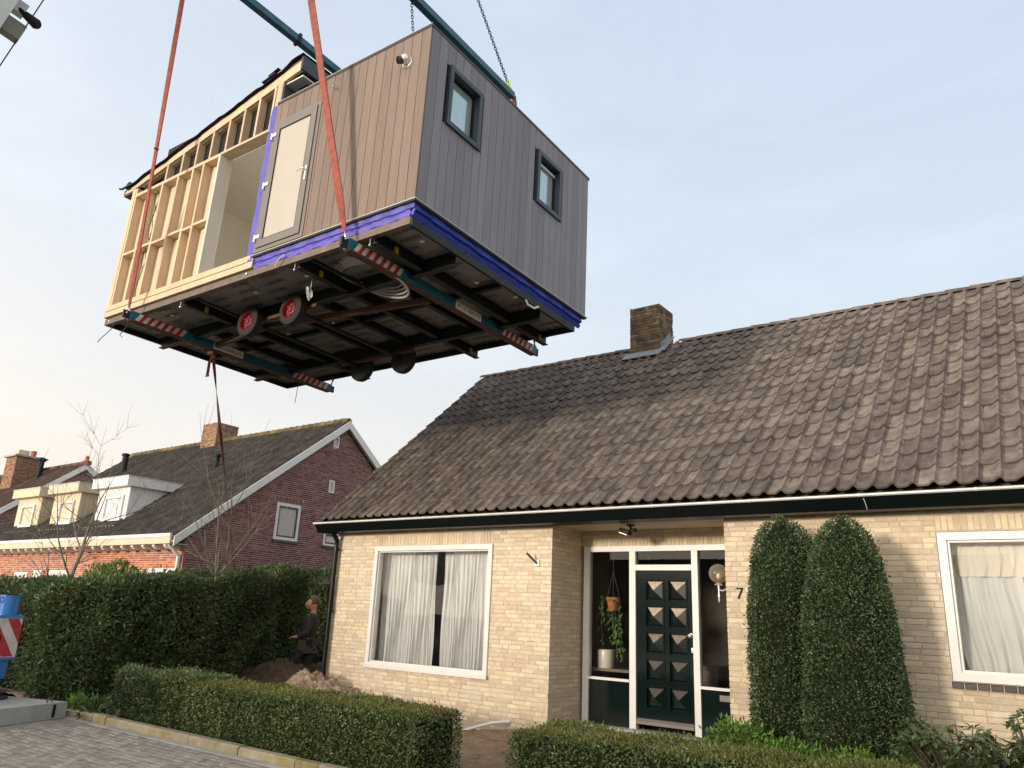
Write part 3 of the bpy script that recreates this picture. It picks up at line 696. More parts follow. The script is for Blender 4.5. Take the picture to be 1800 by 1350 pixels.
for z in (2.62, 1.55): q = MB(); q.cyl((xd, yd2, z), (xd, yd2, z+.05), .05, 14); q.beam((xd, yd2, z+.025), (xd, YF+.01, z+.025), .02, .02); q.box(xd+.045, xd+.075, yd2-.012, yd2+.012, z+.01, z+.04); q.build('pipe_clip', 'fascia_green', dp)
q = MB(); q.cbox(-11.055, -11.01, YF-.016, YF-.002, 1.62, 1.95, .003); q.box(-11.05, -11.015, YF-.02, YF-.0165, 1.71, 1.75); tg = q.build('wall_marker', 'red_plastic', house)
q = MB(); q.cbox(-6.66, -6.57, YF-.02, YF-.002, 2.34, 2.44); fb = q.build('flag_holder', 'white_paint', house); q = MB(); q.cyl((-6.615, YF-.02, 2.385), (-6.70, YF-.16, 2.52), .016, 10); q.build('holder_tube', 'rusty', fb)

# ---- porch fittings and indoor plants
wl = thing('wall_lamp', 'clear glass globe lamp on a white bracket inside the porch', 'lamp', (-3.89, 9.80, 1.98))
LX, LY, LZ = -3.885, 9.80, 2.255
q = MB(); q.sphere((LX, LY, LZ), .122, 24, 14); q.build('globe', 'globe', wl, smooth=True)
q = MB(); q.sphere((LX, LY, LZ-.03), .026, 12, 8, sz=1.5); q.build('bulb', 'bulb', wl, smooth=True)
q = MB(); q.cyl((LX, LY, LZ-.10), (LX, LY, LZ-.06), .022, 12); q.build('lamp_socket', 'red_plastic', wl, smooth=True)
q = MB(); q.lathe([(.05, 0), (.055, .01), (.03, .025), (.022, .05)], (LX, LY, LZ-.145), (0,0,1)); q.lathe([(.004, 0), (.012, .03), (.009, .06), (.016, .09), (.009, .11), (.014, .22), (.012, .24)], (LX, LY, LZ-.36), (0,0,1)); q.tube([(LX, LY, LZ-.2), (LX+.05, LY, LZ-.215), (LX+.10, LY, LZ-.19), (AR+.002, LY, LZ-.19)], .009, 8); q.build('bracket', 'chrome_white', wl, smooth=True)
fl = thing('floodlight', 'small black floodlight under the porch ceiling', 'lamp', (-5.2, 9.9, 2.93))
q = MB(); q.cyl((-5.2, 9.9, 2.938), (-5.2, 9.9, 2.915), .055, 14); q.cyl((-5.2, 9.9, 2.92), (-5.2, 9.9, 2.86), .015, 8); q.build('mount', 'black', fl)
q = MB(); q.obox((-5.27, 9.88, 2.84), (1,.15,-.35), (0,1,0), (.35,0,1), .07, .06, .03); fh = q.build('lamp_head', 'black', fl)
q = MB(); q.obox((-5.285, 9.875, 2.806), (1,.15,-.35), (0,1,0), (.35,0,1), .06, .05, .004); q.build('lens', 'alu', fh)
q = MB(); q.cbox(-5.17, -5.11, 9.85, 9.92, 2.83, 2.88); q.build('motion_sensor', 'black', fl)
hp = thing('hanging_plant', 'trailing green plant in a terracotta pot behind the side pane', 'plant', (-5.97, 10.78, 1.75))
q = MB(); q.lathe([(.07, 0), (.10, .16), (.112, .16), (.115, .20), (.10, .20), (.095, .17)], (-5.97, 10.80, 1.76)); q.build('pot', 'terracotta', hp, smooth=True)
q = MB()
for a in (0, 2.1, 4.2): q.tube([(-5.97+.11*math.cos(a), 10.80+.11*math.sin(a), 1.95), (-5.97, 10.80, 2.35), (-5.97, 10.80, 2.79)], .003, 4)
q.build('hanger', 'twig', hp)
vs_ = MB(); lv = MB(); rv = random.Random(3)
for k in range(9):
    a = rv.uniform(0, 6.28); p_ = Vector((-5.97+.09*math.cos(a), 10.78+.06*math.sin(a), 1.97)); L = rv.uniform(.35, 1.0); pts = [p_]
    dx = rv.uniform(-.14, .14)
    for j in range(1, 9): pts.append(p_+Vector((.07*math.cos(a)+dx*j/8, -.05+.03*math.sin(a)+.02*math.sin(j), .05-L*j/8)))
    vs_.tube(pts, .003, 4)
    for j in range(1, 9):
        for _ in range(2):
            c = pts[j]+Vector((rv.uniform(-.04, .04), rv.uniform(-.04, .02), rv.uniform(-.03, .03))); s_ = rv.uniform(.028, .048); t = rv.uniform(-.6, .6)
            u = Vector((math.cos(t), rv.uniform(-.5, .5), math.sin(t))).normalized(); v_ = Vector((-math.sin(t)*.6, -.5, -1)).normalized()
            lv.add([c, c+u*s_*.6+v_*s_*.5, c+v_*s_*1.5, c-u*s_*.6+v_*s_*.5], [(0,1,2,3)], rv.random())
vs_.build('stems', 'leaf_vine', hp); lv.build('leaves', 'leaf_vine', hp)
q = MB(); q.lathe([(.12, 0), (.125, .02), (.128, .24), (.122, .26), (.112, .26), (.11, .2)], (-6.08, 10.78, .94)); tag(q.build('plant_pot', 'ceramic', None, smooth=True), 'white ceramic pot on the ledge below the trailing plant', 'plant pot')
q = MB(); q.box(-6.25, -5.53, 10.63, 10.98, .90, .94); q.build('window_ledge', 'chassis', house)
sp = thing('spider_plant', 'pale strap-leaved plant hanging behind the right side pane', 'plant', (-4.0, 10.8, 1.6))
q = MB()
for k in range(16):
    a = rv.uniform(0, 6.28); b = rv.uniform(.10, .24); pts = [Vector((-4.0, 10.8, 1.95))+Vector((math.cos(a)*b*t, math.sin(a)*b*t*.6, .12*math.sin(t*2.2)-.55*b/.24*t*t)) for t in (0, .3, .6, .8, 1)]
    for i in range(4):
        s_ = Vector((-math.sin(a), math.cos(a), 0))*(.012-.0028*i); s2_ = Vector((-math.sin(a), math.cos(a), 0))*(.0092-.0028*i); q.add([pts[i]-s_, pts[i]+s_, pts[i+1]+s2_, pts[i+1]-s2_], [(0,1,2,3)], rv.random())
q.build('leaves', 'leaf_vine', sp)
q = MB(); q.lathe([(.06, 0), (.085, .13), (.09, .13), (.08, .12)], (-4.0, 10.8, 1.83)); q.build('pot', 'ceramic', sp, smooth=True)
q = MB(); q.tube([(-4.0, 10.8, 1.95), (-4.0, 10.8, 2.8)], .003, 4); q.build('hanger', 'twig', sp)
q = MB(); q.tube([(-7.0, YF-.005, .17), (-7.06, 9.58, .172), (-7.2, 9.5, .15), (-7.36, 9.42, .10), (-7.55, 9.33, .03), (-7.75, 9.24, -.06)], .022, 10)
tag(q.build('conduit', 'pvc', None, smooth=True), 'white plastic conduit bending from the wall foot into the soil', 'pipe')
# ================================================================ mobile cabin on its trailer chassis, hanging from the crane
CC = Vector((-6.019, 5.891, 6.412)); A_ = Vector((-.9997, -.025, -.003)).normalized(); B_ = Vector((-.025, 1., -.018)); B_ = (B_-A_*A_.dot(B_)).normalized(); U_ = B_.cross(A_).normalized()
CM = Matrix(((-A_.x, B_.x, U_.x, CC.x), (-A_.y, B_.y, U_.y, CC.y), (-A_.z, B_.z, U_.z, CC.z), (0,0,0,1)))
cab = thing('mobile_cabin', 'half-clad mobile cabin on a wheeled chassis hanging from the crane', 'cabin', mtx=CM)
CL, CW, CH = 7.09, 4.157, 2.6
SD = 3.09                                                    # where the cladding ends
def sb(m, s0, s1, t0, t1, h0, h1, rnd=.5): return m.box(-s1, -s0, t0, t1, h0, h1, rnd)
def part(m, name, mat, parent=None, smooth=False, kind=None): return m.build(name, mat, parent or cab, smooth, local=True, kind=kind)
def sp_(s, t, h): return Vector((-s, t, h))
def cw(s, t, h): return CM @ Vector((-s, t, h))
rc = random.Random(21)
# ---- shells behind the cladding
m = MB(); sb(m, .13, SD, .02, CW-.02, -.0, CH-.03); part(m, 'clad_shell', 'groove')
m = MB(); sb(m, .01, SD-.005, .01, CW-.01, CH-.03, CH+.01); part(m, 'flat_roof', 'roof_felt')
for (a, b, c, d) in ((-.03, SD, -.03, .03), (-.03, .03, .03, CW+.03)):
    m = MB(); sb(m, a, b, c, d, CH-.012, CH+.035); rt = part(m, 'roof_edge_trim', 'trim_dark')
m = MB(); sb(m, -.034, SD, -.036, -.03, CH+.022, CH+.036); part(m, 'roof_edge_lip', 'alu')
PW = .1663
# ---- front planks (door side), split round the door
DS0, DS1, DH0, DH1 = 2.02, 3.075, .035, 2.25
s = -.022
while s < SD-.02:
    e = min(s+PW, SD)
    if e <= DS0+.001 or s >= DS1: m = MB(); sb(m, s+.004, e-.004, -.022, .02, .012, CH-.014, rc.random()); part(m, 'cladding_plank', 'plank')
    else:
        if s < DS0-.02: m = MB(); sb(m, s+.003, DS0-.003, -.022, .02, .012, DH1+.004, rc.random()); part(m, 'cladding_plank', 'plank')
        m = MB(); sb(m, s+.004, e-.004, -.022, .02, DH1+.006, CH-.014, rc.random()); part(m, 'cladding_plank', 'plank')
    s = e
# ---- end planks (window side)
WINS = ((.38, 1.095, 1.335, 2.255), (2.545, 3.25, 1.315, 2.245))
t = 0.0; first = True
while t < CW-.02:
    e = min(t+PW, CW)
    cuts = [w_ for w_ in WINS if e > w_[0]+.01 and t < w_[1]-.01]
    spans = [(.012, CH-.014)] if not cuts else [(.012, cuts[0][2]), (cuts[0][3], CH-.014)]
    for (h0, h1) in spans: m = MB(); m.box(-.02, .024, t+.004, e-.004, h0, h1, 0 if first else rc.random()); part(m, 'cladding_plank', 'plank_shaded')
    t = e; first = False
# far end planks (top visible only from aside)
m = MB(); sb(m, 0, SD, CW-.02, CW+.02, .012, CH-.014); part(m, 'rear_cladding', 'plank')
for (t0, t1, h0, h1) in WINS:
    m = MB(); fw = .070; xo, xi = .062, -.075
    m.box(xi, xo, t0, t0+fw, h0, h1); m.box(xi, xo, t1-fw, t1, h0, h1); m.box(xi, xo-.001, t0+fw, t1-fw, h1-fw, h1); m.box(xi, xo-.001, t0+fw, t1-fw, h0, h0+fw)
    w_ = part(m, 'window', 'anthracite')
    m = MB(); a0, a1, c0, c1 = t0+fw, t1-fw, h0+fw, h1-fw; b = .030
    m.box(xi, -.042, a0, a0+b, c0, c1); m.box(xi, -.042, a1-b, a1, c0, c1); m.box(xi, -.043, a0+b, a1-b, c1-b, c1); m.box(xi, -.043, a0+b, a1-b, c0, c0+b); part(m, 'sash', 'black', w_)
    m = MB(); m.box(-.066, -.060, a0+b, a1-b, c0+b, c1-b); part(m, 'pane', 'glass_teal', w_)
    if t0 > 2: m = MB(); m.box(-.04, -.022, a0+.02, a1-.02, c1-.10, c1-.085); m.box(-.04, -.022, a0+.02, a1-.02, c1-.075, c1-.062); part(m, 'blind_rail', 'pvc', w_)
# ---- base trim, membrane and chassis
m = MB(); sb(m, -.045, SD, -.045, .03, -.008, .010); m.box(-.03, .045, .03, CW+.03, -.008, .010); part(m, 'drip_trim', 'alu')
m = MB(); sb(m, -.035, SD-.01, -.034, .03, -.024, -.010); m.box(-.03, .035, .03, CW+.02, -.024, -.010); part(m, 'base_rail', 'trim_dark')
def folded(m, along, p0, p1, hs, offs, seed, n=60):
    rg = random.Random(seed); V = []; F = []; k = len(hs); ph = rg.uniform(0, 6)
    for i in range(n+1):
        u = p0+(p1-p0)*i/n
        for h, o_ in zip(hs, offs):
            w_ = .006*math.sin(i*.9+h*40+ph)+.004*math.sin(i*2.3+h*70)
            V.append((-u, o_+w_, h+.004*math.sin(i*.55+ph)) if along == 's' else (-(o_+w_), u, h+.004*math.sin(i*.55+ph)))
    for i in range(n):
        for j in range(k-1): F.append((i*k+j, (i+1)*k+j, (i+1)*k+j+1, i*k+j+1) if along == 't' else (i*k+j+1, (i+1)*k+j+1, (i+1)*k+j, i*k+j))
    m.add(V, F)
hs = (-.012, -.055, -.095, -.106, -.128, -.145, -.195); of = (.0, .006, .004, .022, .026, .006, .012)
m = MB(); folded(m, 's', 0, 3.06, hs, of, 1); part(m, 'membrane_band', 'membrane', smooth=True)
m = MB(); folded(m, 't', 0, CW-.04, hs, [o_+.012 for o_ in (.0, .004, .0, .045, .05, .022, .06)], 2); part(m, 'membrane_band', 'membrane_blue', smooth=True)
m = MB(); V = []; F = []
for j in range(31):
    h = -.17+(2.60+.17)*j/30
    for i in range(4): V.append((-(3.06+.175*i/3+.006*math.sin(j*.7+i)), -.012+.007*math.sin(j*1.3+i*2), h))
for j in range(30):
    for i in range(3): F.append((j*4+i, (j+1)*4+i, (j+1)*4+i+1, j*4+i+1))
m.add(V, F); part(m, 'membrane_strip', 'membrane', smooth=True)
m = MB(); sb(m, .085, CL-.012, .05, 3.965, -.186, -.10); part(m, 'floor_frame', 'pine')
m = MB(); sb(m, .06, CL-.02, .015, .06, -.298, -.197); sb(m, .06, CL-.02, .06, .10, -.292, -.284); part(m, 'side_beam', 'chassis')
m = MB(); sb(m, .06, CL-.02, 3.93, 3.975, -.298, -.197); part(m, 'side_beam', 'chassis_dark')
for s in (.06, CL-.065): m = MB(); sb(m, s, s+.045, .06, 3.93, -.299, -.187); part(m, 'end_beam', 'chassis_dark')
# insulation panels with their print
pans = []
for i in range(6):
    for j in range(2):
        s0, s1 = .11+i*1.152, .11+(i+1)*1.152-.006; t0, t1 = .065+j*1.93, .065+(j+1)*1.93-.006
        m = MB(); sb(m, s0, s1, t0, t1, -.205+rc.uniform(-.004, .004), -.186); pans.append(part(m, 'insulation_panel', 'insulation'))
geo = text_geo('UNILIN', .125); m = MB(); arrow = ([(-.03,-.02,0),(.0,-.006,0),(.0,.006,0),(-.03,.02,0)], [(0,1,2,3)])
for i in range(21):
    for j in range(18):
        if rc.random() < .08: continue
        s, t = .35+i*.33+(j % 2)*.12, .22+j*.215; fl_ = 1 if (i+j) % 2 else -1
        if not (.2 < s < 6.9 and t < 3.9): continue
        if i % 2 != (j//2) % 2: continue
        put_text(m, geo, sp_(s, t, -.2125), (fl_, 0, 0), (0, -fl_, 0)); put_text(m, arrow, sp_(s, t, -.2125)+Vector((-.30*fl_, 0, 0)), (fl_, 0, 0), (0, -fl_, 0))
part(m, 'insulation_print', 'print_black', pans[0], kind='stuff')
for k in range(26):
    s, t = .4+1.08*(k % 6)+rc.uniform(-.2, .2), .5+.72*(k//6)+rc.uniform(-.1, .1); m = MB(); m.cyl(sp_(s, t, -.214), sp_(s, t, -.207), .035, 10); part(m, 'fixing_washer', 'pvc', pans[(k % 6)*2])
# cross members, long beams, running gear
def ibeam(m, p, q, w_=.11, h=.16):
    p = Vector(p); q = Vector(q); up = Vector((0, 0, 1)); sd = (q-p).cross(up).normalized()
    m.beam(p+up*(h/2-.005), q+up*(h/2-.005), w_, .01); m.beam(p-up*(h/2-.005), q-up*(h/2-.005), w_, .01); m.beam(p, q, .01, h-.02)
for s in (.70, 2.13, 4.80): m = MB(); ibeam(m, sp_(s, .07, -.30), sp_(s, 4.12, -.30), .10, .15); part(m, 'cross_beam', 'chassis_dark')
for s in (1.45, 2.9, 3.7, 5.6): m = MB(); ibeam(m, sp_(s, 1.05, -.27), sp_(s, 3.05, -.27), .09, .12); part(m, 'cross_beam', 'chassis_dark')
for t in (1.02, 3.08): m = MB(); ibeam(m, sp_(.15, t, -.312), sp_(6.95, t, -.312), .10, .19); part(m, 'main_beam', 'chassis_dark')
for t in (2.05,): m = MB(); ibeam(m, sp_(.15, t, -.25), sp_(6.95, t, -.25), .07, .08); part(m, 'floor_joist', 'chassis_dark')
m = MB(); m.beam(sp_(6.3, 1.5, -.37), sp_(4.2, 1.16, -.45), .07, .09); m.beam(sp_(4.2, 1.16, -.45), sp_(1.2, 1.75, -.38), .07, .09); part(m, 'drawbar', 'rusty')
for a, b in (((4.55, .1, -.29), (4.35, 1.0, -.40)), ((1.9, .1, -.29), (1.7, 1.0, -.4))): m = MB(); m.beam(sp_(*a), sp_(*b), .04, .04); part(m, 'brace', 'chassis_dark')
for (s, t, sgn) in ((4.14, .84, -1), (3.12, .84, -1), (4.14, 3.30, 1), (3.12, 3.30, 1)):
    c = Vector((-s, t, -.50)); ax = Vector((0, sgn, 0))
    m = MB(); m.lathe([(.13, -.08), (.20, -.085), (.245, -.06), (.255, 0), (.245, .06), (.20, .085), (.15, .08), (.14, .0)], c, ax, 28); wh = part(m, 'wheel', 'rubber', smooth=True)
    m = MB(); m.lathe([(.155, .082), (.15, .088), (.138, .07), (.13, .02), (.10, .015), (.085, .045), (.05, .05), (.045, .07), (.001, .075)], c, ax, 24, cap=False); rm = part(m, 'rim', 'rim_red', wh, smooth=True)
    m = MB()
    for k in range(5): a = 6.283*k/5; p_ = c+Vector((math.cos(a)*.068, 0, math.sin(a)*.068)); m.cyl(p_+ax*.045, p_+ax*.062, .010, 6)
    part(m, 'wheel_nuts', 'steel', wh)
for s in (4.14, 3.12): m = MB(); m.cyl(sp_(s, .9, -.5), sp_(s, 3.24, -.5), .035, 10); part(m, 'axle', 'chassis_dark')
for t in (.98, 3.12): m = MB(); m.beam(sp_(4.5, t, -.44), sp_(2.75, t, -.44), .06, .05); part(m, 'leaf_spring', 'rusty')
for (s, t) in ((4.80, .45), (2.13, .45), (.70, .45), (.70, 3.9), (2.13, 3.9)): m = MB(); m.box(-s-.035, -s+.035, t-.03, t+.03, -.37, -.26); part(m, 'yellow_clamp', 'yellow_paint')
for s in (.70, 2.13, 4.80): m = MB(); m.cyl(sp_(s+.05, .05, -.28), sp_(s+.05, .05, -.40), .008, 6); m.cyl(sp_(s+.05, .05, -.395), sp_(s+.05, .05, -.41), .02, 8); part(m, 'jack_bolt', 'steel')
for (s, t) in ((3.2, .03), (6.95, .05)): m = MB(); m.lathe([(.02, 0), (.02, .012), (.001, .02)], sp_(s, t-.02, -.235), (0,-1,0), 10); part(m, 'marker_bolt', 'steel')
# ---- grey side door
m = MB(); yf = -.04
def frame_ring(m, s0, s1, h0, h1, w_, t0, t1):
    sb(m, s0, s0+w_, t0, t1, h0, h1); sb(m, s1-w_, s1, t0, t1, h0, h1); sb(m, s0+w_, s1-w_, t0+.001, t1, h1-w_, h1); sb(m, s0+w_, s1-w_, t0+.001, t1, h0, h0+w_)
frame_ring(m, DS0, DS1, DH0, DH1, .06, -.034, .03); dfr = part(m, 'door_frame', 'door_grey')
m = MB(); frame_ring(m, DS0+.064, DS1-.064, DH0+.064, DH1-.064, .115, -.052, .02); lf = part(m, 'door', 'door_grey')
m = MB(); frame_ring(m, DS0+.176, DS1-.176, DH0+.176, DH1-.176, .014, -.050, .01); part(m, 'gasket', 'black', lf)
m = MB(); sb(m, DS0+.185, DS1-.185, -.036, .0, DH0+.185, DH1-.185); part(m, 'pane', 'frosted', lf)
hs_ = DS0+.10
m = MB(); m.box(-hs_-.017, -hs_+.017, -.064, -.052, .94, 1.17); m.tube([(-hs_, -.064, 1.10), (-hs_, -.115, 1.10), (-hs_-.02, -.12, 1.10), (-hs_-.13, -.118, 1.085)], .010, 8); part(m, 'handle', 'chrome_white', lf, smooth=False)
for h in (.25, 1.12, 1.97): m = MB(); m.cyl(sp_(DS1-.03, -.062, h-.055), sp_(DS1-.03, -.062, h+.055), .019, 10); sb(m, DS1-.13, DS1-.03, -.066, -.05, h-.005, h+.05); part(m, 'hinge', 'chrome_white', lf)
# ---- dome lamp and stub cable on the front cladding
m = MB(); m.lathe([(.085, 0), (.085, .012), (.07, .018)], sp_(.36, -.022, 2.17), (0,-1,0), 20); dl = part(m, 'outdoor_lamp', 'pvc', smooth=True)
m = MB(); m.sphere(sp_(.36, -.075, 2.19), .07, 18, 12); part(m, 'lamp_hood', 'chrome_white', dl, smooth=True)
m = MB(); m.cyl(sp_(.385, -.10, 2.17), sp_(.41, -.155, 2.14), .052, 18); part(m, 'lamp_lens', 'glass_dark', dl, smooth=True)
m = MB(); m.tube([sp_(1.78, -.02, 2.33), sp_(1.78, -.07, 2.36), sp_(1.74, -.10, 2.34), sp_(1.72, -.11, 2.29)], .008, 6); part(m, 'cable_stub', 'pipe_grey')
# ---- open timber part: sole plates, studs, noggins, lintel, cripple studs, rafter
def tim(name, s0, s1, t0, t1, h0, h1): m = MB(); sb(m, s0, s1, t0, t1, h0, h1, rc.random()); return part(m, name, 'pine')
tim('sole_plate', 3.075, CL, -.012, .14, -.055, .04); tim('sole_plate', 3.07, CL-.01, -.02, .12, -.172, -.075)
m = MB(); sb(m, 3.07, CL-.01, .0, .12, -.076, -.054); part(m, 'joint_gap', 'groove')
RB = lambda s: 2.40+(6.9-s)*.1661                            # underside of the rafter
RT = lambda s: 2.47+(7.19-s)*.1857
tim('corner_post', CL-.10, CL, -.005, .14, .041, RB(CL)-.01); tim('stud', CL-.155, CL-.108, .0, .14, .041, RB(CL)-.02)
ST = (6.55, 6.10, 5.63, 5.20, 4.90)
for s in ST: tim('stud', s-.024, s+.024, .0, .14, .041, 2.168)
tim('stud', 4.452, 4.50, .0, .14, .041, 2.168)
tim('top_plate', 4.452, CL-.157, -.003, .14, 2.17, 2.228); tim('lintel', 3.20, 4.45, -.003, .30, 2.19, 2.232)
edges = [CL-.157]+[x for s in ST for x in (s+.026, s-.026)]+[4.502]
for i in range(0, len(edges), 2): tim('noggin', edges[i+1], edges[i], .002, .13, .99+.01*(i % 4), 1.035+.01*(i % 4))
for s in (6.05, 5.60, 5.19, 4.78, 4.36, 3.98, 3.62, 3.25): 
    if RB(s)-2.235 > .03: tim('cripple_stud', s-.022, s+.022, .0, .127, 2.234, RB(s)-.004)
tim('post', 3.10, 3.20, .0, .14, 2.234, RB(3.1)-.003)
m = MB(); m.prism([sp_(7.19, 0, 2.355), sp_(2.68, 0, RB(2.68)), sp_(2.68, 0, RT(2.70)-.03), sp_(7.19, 0, RT(7.19)-.02)], (0, .05, 0), .6); part(m, 'rafter', 'pine')
m = MB(); m.prism([sp_(6.9, .05, 2.39), sp_(3.2, .05, RB(3.2)-.01), sp_(3.2, .05, RB(3.2)+.05), sp_(6.9, .05, 2.45)], (0, .075, 0), .3); part(m, 'rafter', 'pine')
# sheathing, dark loft behind the cripple studs, roof
m = MB(); sb(m, 4.50, CL-.02, .141, .16, .04, 2.2); part(m, 'sheathing_panel', 'plywood')
m = MB(); sb(m, 3.2, 6.4, .128, .14, 2.234, 3.05); part(m, 'loft_dark_sheet', 'black')  # darkness inside the loft openings put in as a black sheet
m = MB(); sb(m, CL-.02, CL, .14, CW, .0, 2.45); part(m, 'end_wall', 'pine'); m = MB(); sb(m, SD, CL, CW-.03, CW, -.0, 2.45); part(m, 'rear_wall', 'plank')
m = MB(); m.prism([sp_(7.24, .0, 2.45), sp_(2.66, .0, RT(2.70)-.025), sp_(2.66, .0, RT(2.70)+.015), sp_(7.24, .0, 2.49)], (0, CW, 0)); part(m, 'roof_board', 'chassis')
m = MB(); V = []; F = []
for i in range(41):
    s = 7.34-(7.34-2.64)*i/40; h = RT(s)+.015+.008*math.sin(i*1.7)+.006*math.sin(i*3.1)+(.05 if i > 37 else 0)
    for (t, dz) in ((-.06, -.03-.015*math.sin(i*.8)), (-.04, .0), (.5, .01), (CW, .01)): V.append((-s, t, h+dz))
for i in range(40):
    for j in range(3): F.append((i*4+j, (i+1)*4+j, (i+1)*4+j+1, i*4+j+1))
m.add(V, F); part(m, 'roof_membrane', 'roof_felt', smooth=True)
m = MB(); m.obox(sp_(3.42, -.03, 3.22), (1,0,.16), (0,1,0), (-.16,0,1), .16, .03, .008); m.obox(sp_(3.30, -.04, 3.27), (1,0,.25), (0,1,0), (-.25,0,1), .12, .03, .006); part(m, 'loose_batten', 'trim_dark')
m = MB(); sb(m, 2.64, 2.68, -.02, CW, RT(2.68)-.22, RT(2.68)+.02); fs = part(m, 'eave_fascia', 'anthracite')
m = MB(); sb(m, 2.68, 3.10, .05, CW, RB(2.9)-.055, RB(2.9)-.03); part(m, 'eave_soffit', 'white_board')
m = MB(); sb(m, 2.78, 2.96, .25, .32, RB(2.9)-.062, RB(2.9)-.054); sb(m, 2.76, 2.98, .22, .36, RB(2.9)-.058, RB(2.9)-.0545); part(m, 'soffit_grille', 'trim_dark')
for i in range(25): m = MB(); m.box(-3.10, -3.085, .04+i*.165, .04+(i+1)*.165-.006, CH+.012, RB(3.1)-.03, rc.random()); part(m, 'cladding_plank', 'plank_dark')
m = MB(); sb(m, 3.068, 3.098, .0, .04, 2.6, RB(3.1)); part(m, 'corner_trim', 'alu')
m = MB(); sb(m, 7.10, 7.40, .0, CW, 2.31, 2.345); sb(m, 7.36, 7.42, .0, CW, 2.345, 2.44); part(m, 'low_eave', 'trim_dark'); m = MB(); sb(m, 7.11, 7.36, -.005, .05, 2.345, 2.405); part(m, 'eave_outrigger', 'pine')
m = MB(); m.tube([sp_(7.27, -.03, 2.49), sp_(7.27, 1.2, 2.50), sp_(7.27, CW, 2.49)], .085, 12); m.tube([sp_(7.33, -.03, 2.49), sp_(7.45, -.04, 2.47), sp_(7.52, -.05, 2.49)], .02, 6); part(m, 'membrane_roll', 'black', smooth=True)
# ---- the room seen through the opening
m = MB(); sb(m, 3.20, 3.22, .02, 2.6, .04, 2.19); sb(m, 5.9, 5.92, .17, 2.6, .04, 2.19); sb(m, 4.47, 5.9, .165, .175, .04, 2.19); sb(m, 3.22, 5.9, 2.58, 2.6, .04, 2.19); sb(m, 3.22, 5.9, .18, 2.58, 2.165, 2.185); sb(m, 3.22, 4.47, .0, 2.58, .03, .045); sb(m, 4.47, 5.9, .18, 2.58, .03, .045); part(m, 'room_lining', 'cabin_white')
m = MB(); sb(m, 4.43, 4.469, -.012, .22, .041, 2.188); part(m, 'opening_jamb', 'jamb_grey')
m = MB(); sb(m, 3.42, 4.26, 2.555, 2.578, .05, 2.03); idr = part(m, 'inner_door', 'cabin_white'); m = MB(); frame_ring(m, 3.36, 4.32, .046, 2.09, .055, 2.545, 2.579); part(m, 'inner_door_frame', 'jamb_grey', idr)
m = MB(); m.cyl(sp_(3.52, 2.555, 1.0), sp_(3.52, 2.50, 1.0), .01, 8); m.cyl(sp_(3.52, 2.50, 1.0), sp_(3.64, 2.50, 1.0), .009, 8); part(m, 'inner_handle', 'steel', idr)
# ---- loose cables in the stud bays, cable ends under the floor
for k in range(3):
    s = 6.33-.05*k; m = MB(); m.tube([sp_(s+.05*math.sin(j*1.9+k*2), .06, 2.15-2.1*j/12) for j in range(13-2*k)], .006, 5); part(m, 'cable', 'wire')
for (s, t) in ((6.75, .03), (6.4, .1)): m = MB(); m.tube([sp_(s, t, -.29), sp_(s+.03, t-.02, -.42), sp_(s+.14+.1*(t < .05), t-.05, -.55), sp_(s+.3*(t < .05)+.02, t-.06, -.62)], .007, 5); part(m, 'cable_end', 'wire')
m = MB(); m.tube([sp_(2.35, -.02, -.16), sp_(2.42, -.05, -.22), sp_(2.5, -.03, -.30)], .012, 6); part(m, 'batten_offcut', 'pine')
m = MB(); m.tube([sp_(.06, 2.55, -.30), sp_(.05, 2.60, -.36), sp_(.03, 2.74, -.37), sp_(.02, 2.84, -.31)], .016, 8); part(m, 'grey_hook', 'pvc', smooth=True)
m = MB()
for k in range(7): m.torus(sp_(2.35+.008*k, .50, -.53+.01*(k % 3)), (1, .4+.15*k, .1*k), .07+.004*k, .005, 16, 5)
m.tube([sp_(2.35, .5, -.30), sp_(2.35, .5, -.46)], .006, 5); o = m.build('cable_coil', 'pvc', None, smooth=True); o.data.transform(CM); tag(o, 'small coil of white cable dangling under the cabin floor', 'cable')
m = MB()
for k in range(6): m.torus(sp_(1.55, .85, -.26-.012*k), (.06*k, .05*k, 1), .32+.03*k, .017, 28, 6, sx=1.35, xdir=(1, .3, 0))
o = m.build('hose_coil', 'pipe_grey', None, smooth=True); o.data.transform(CM); tag(o, 'coil of grey ribbed hose tucked under the cabin floor', 'hose')

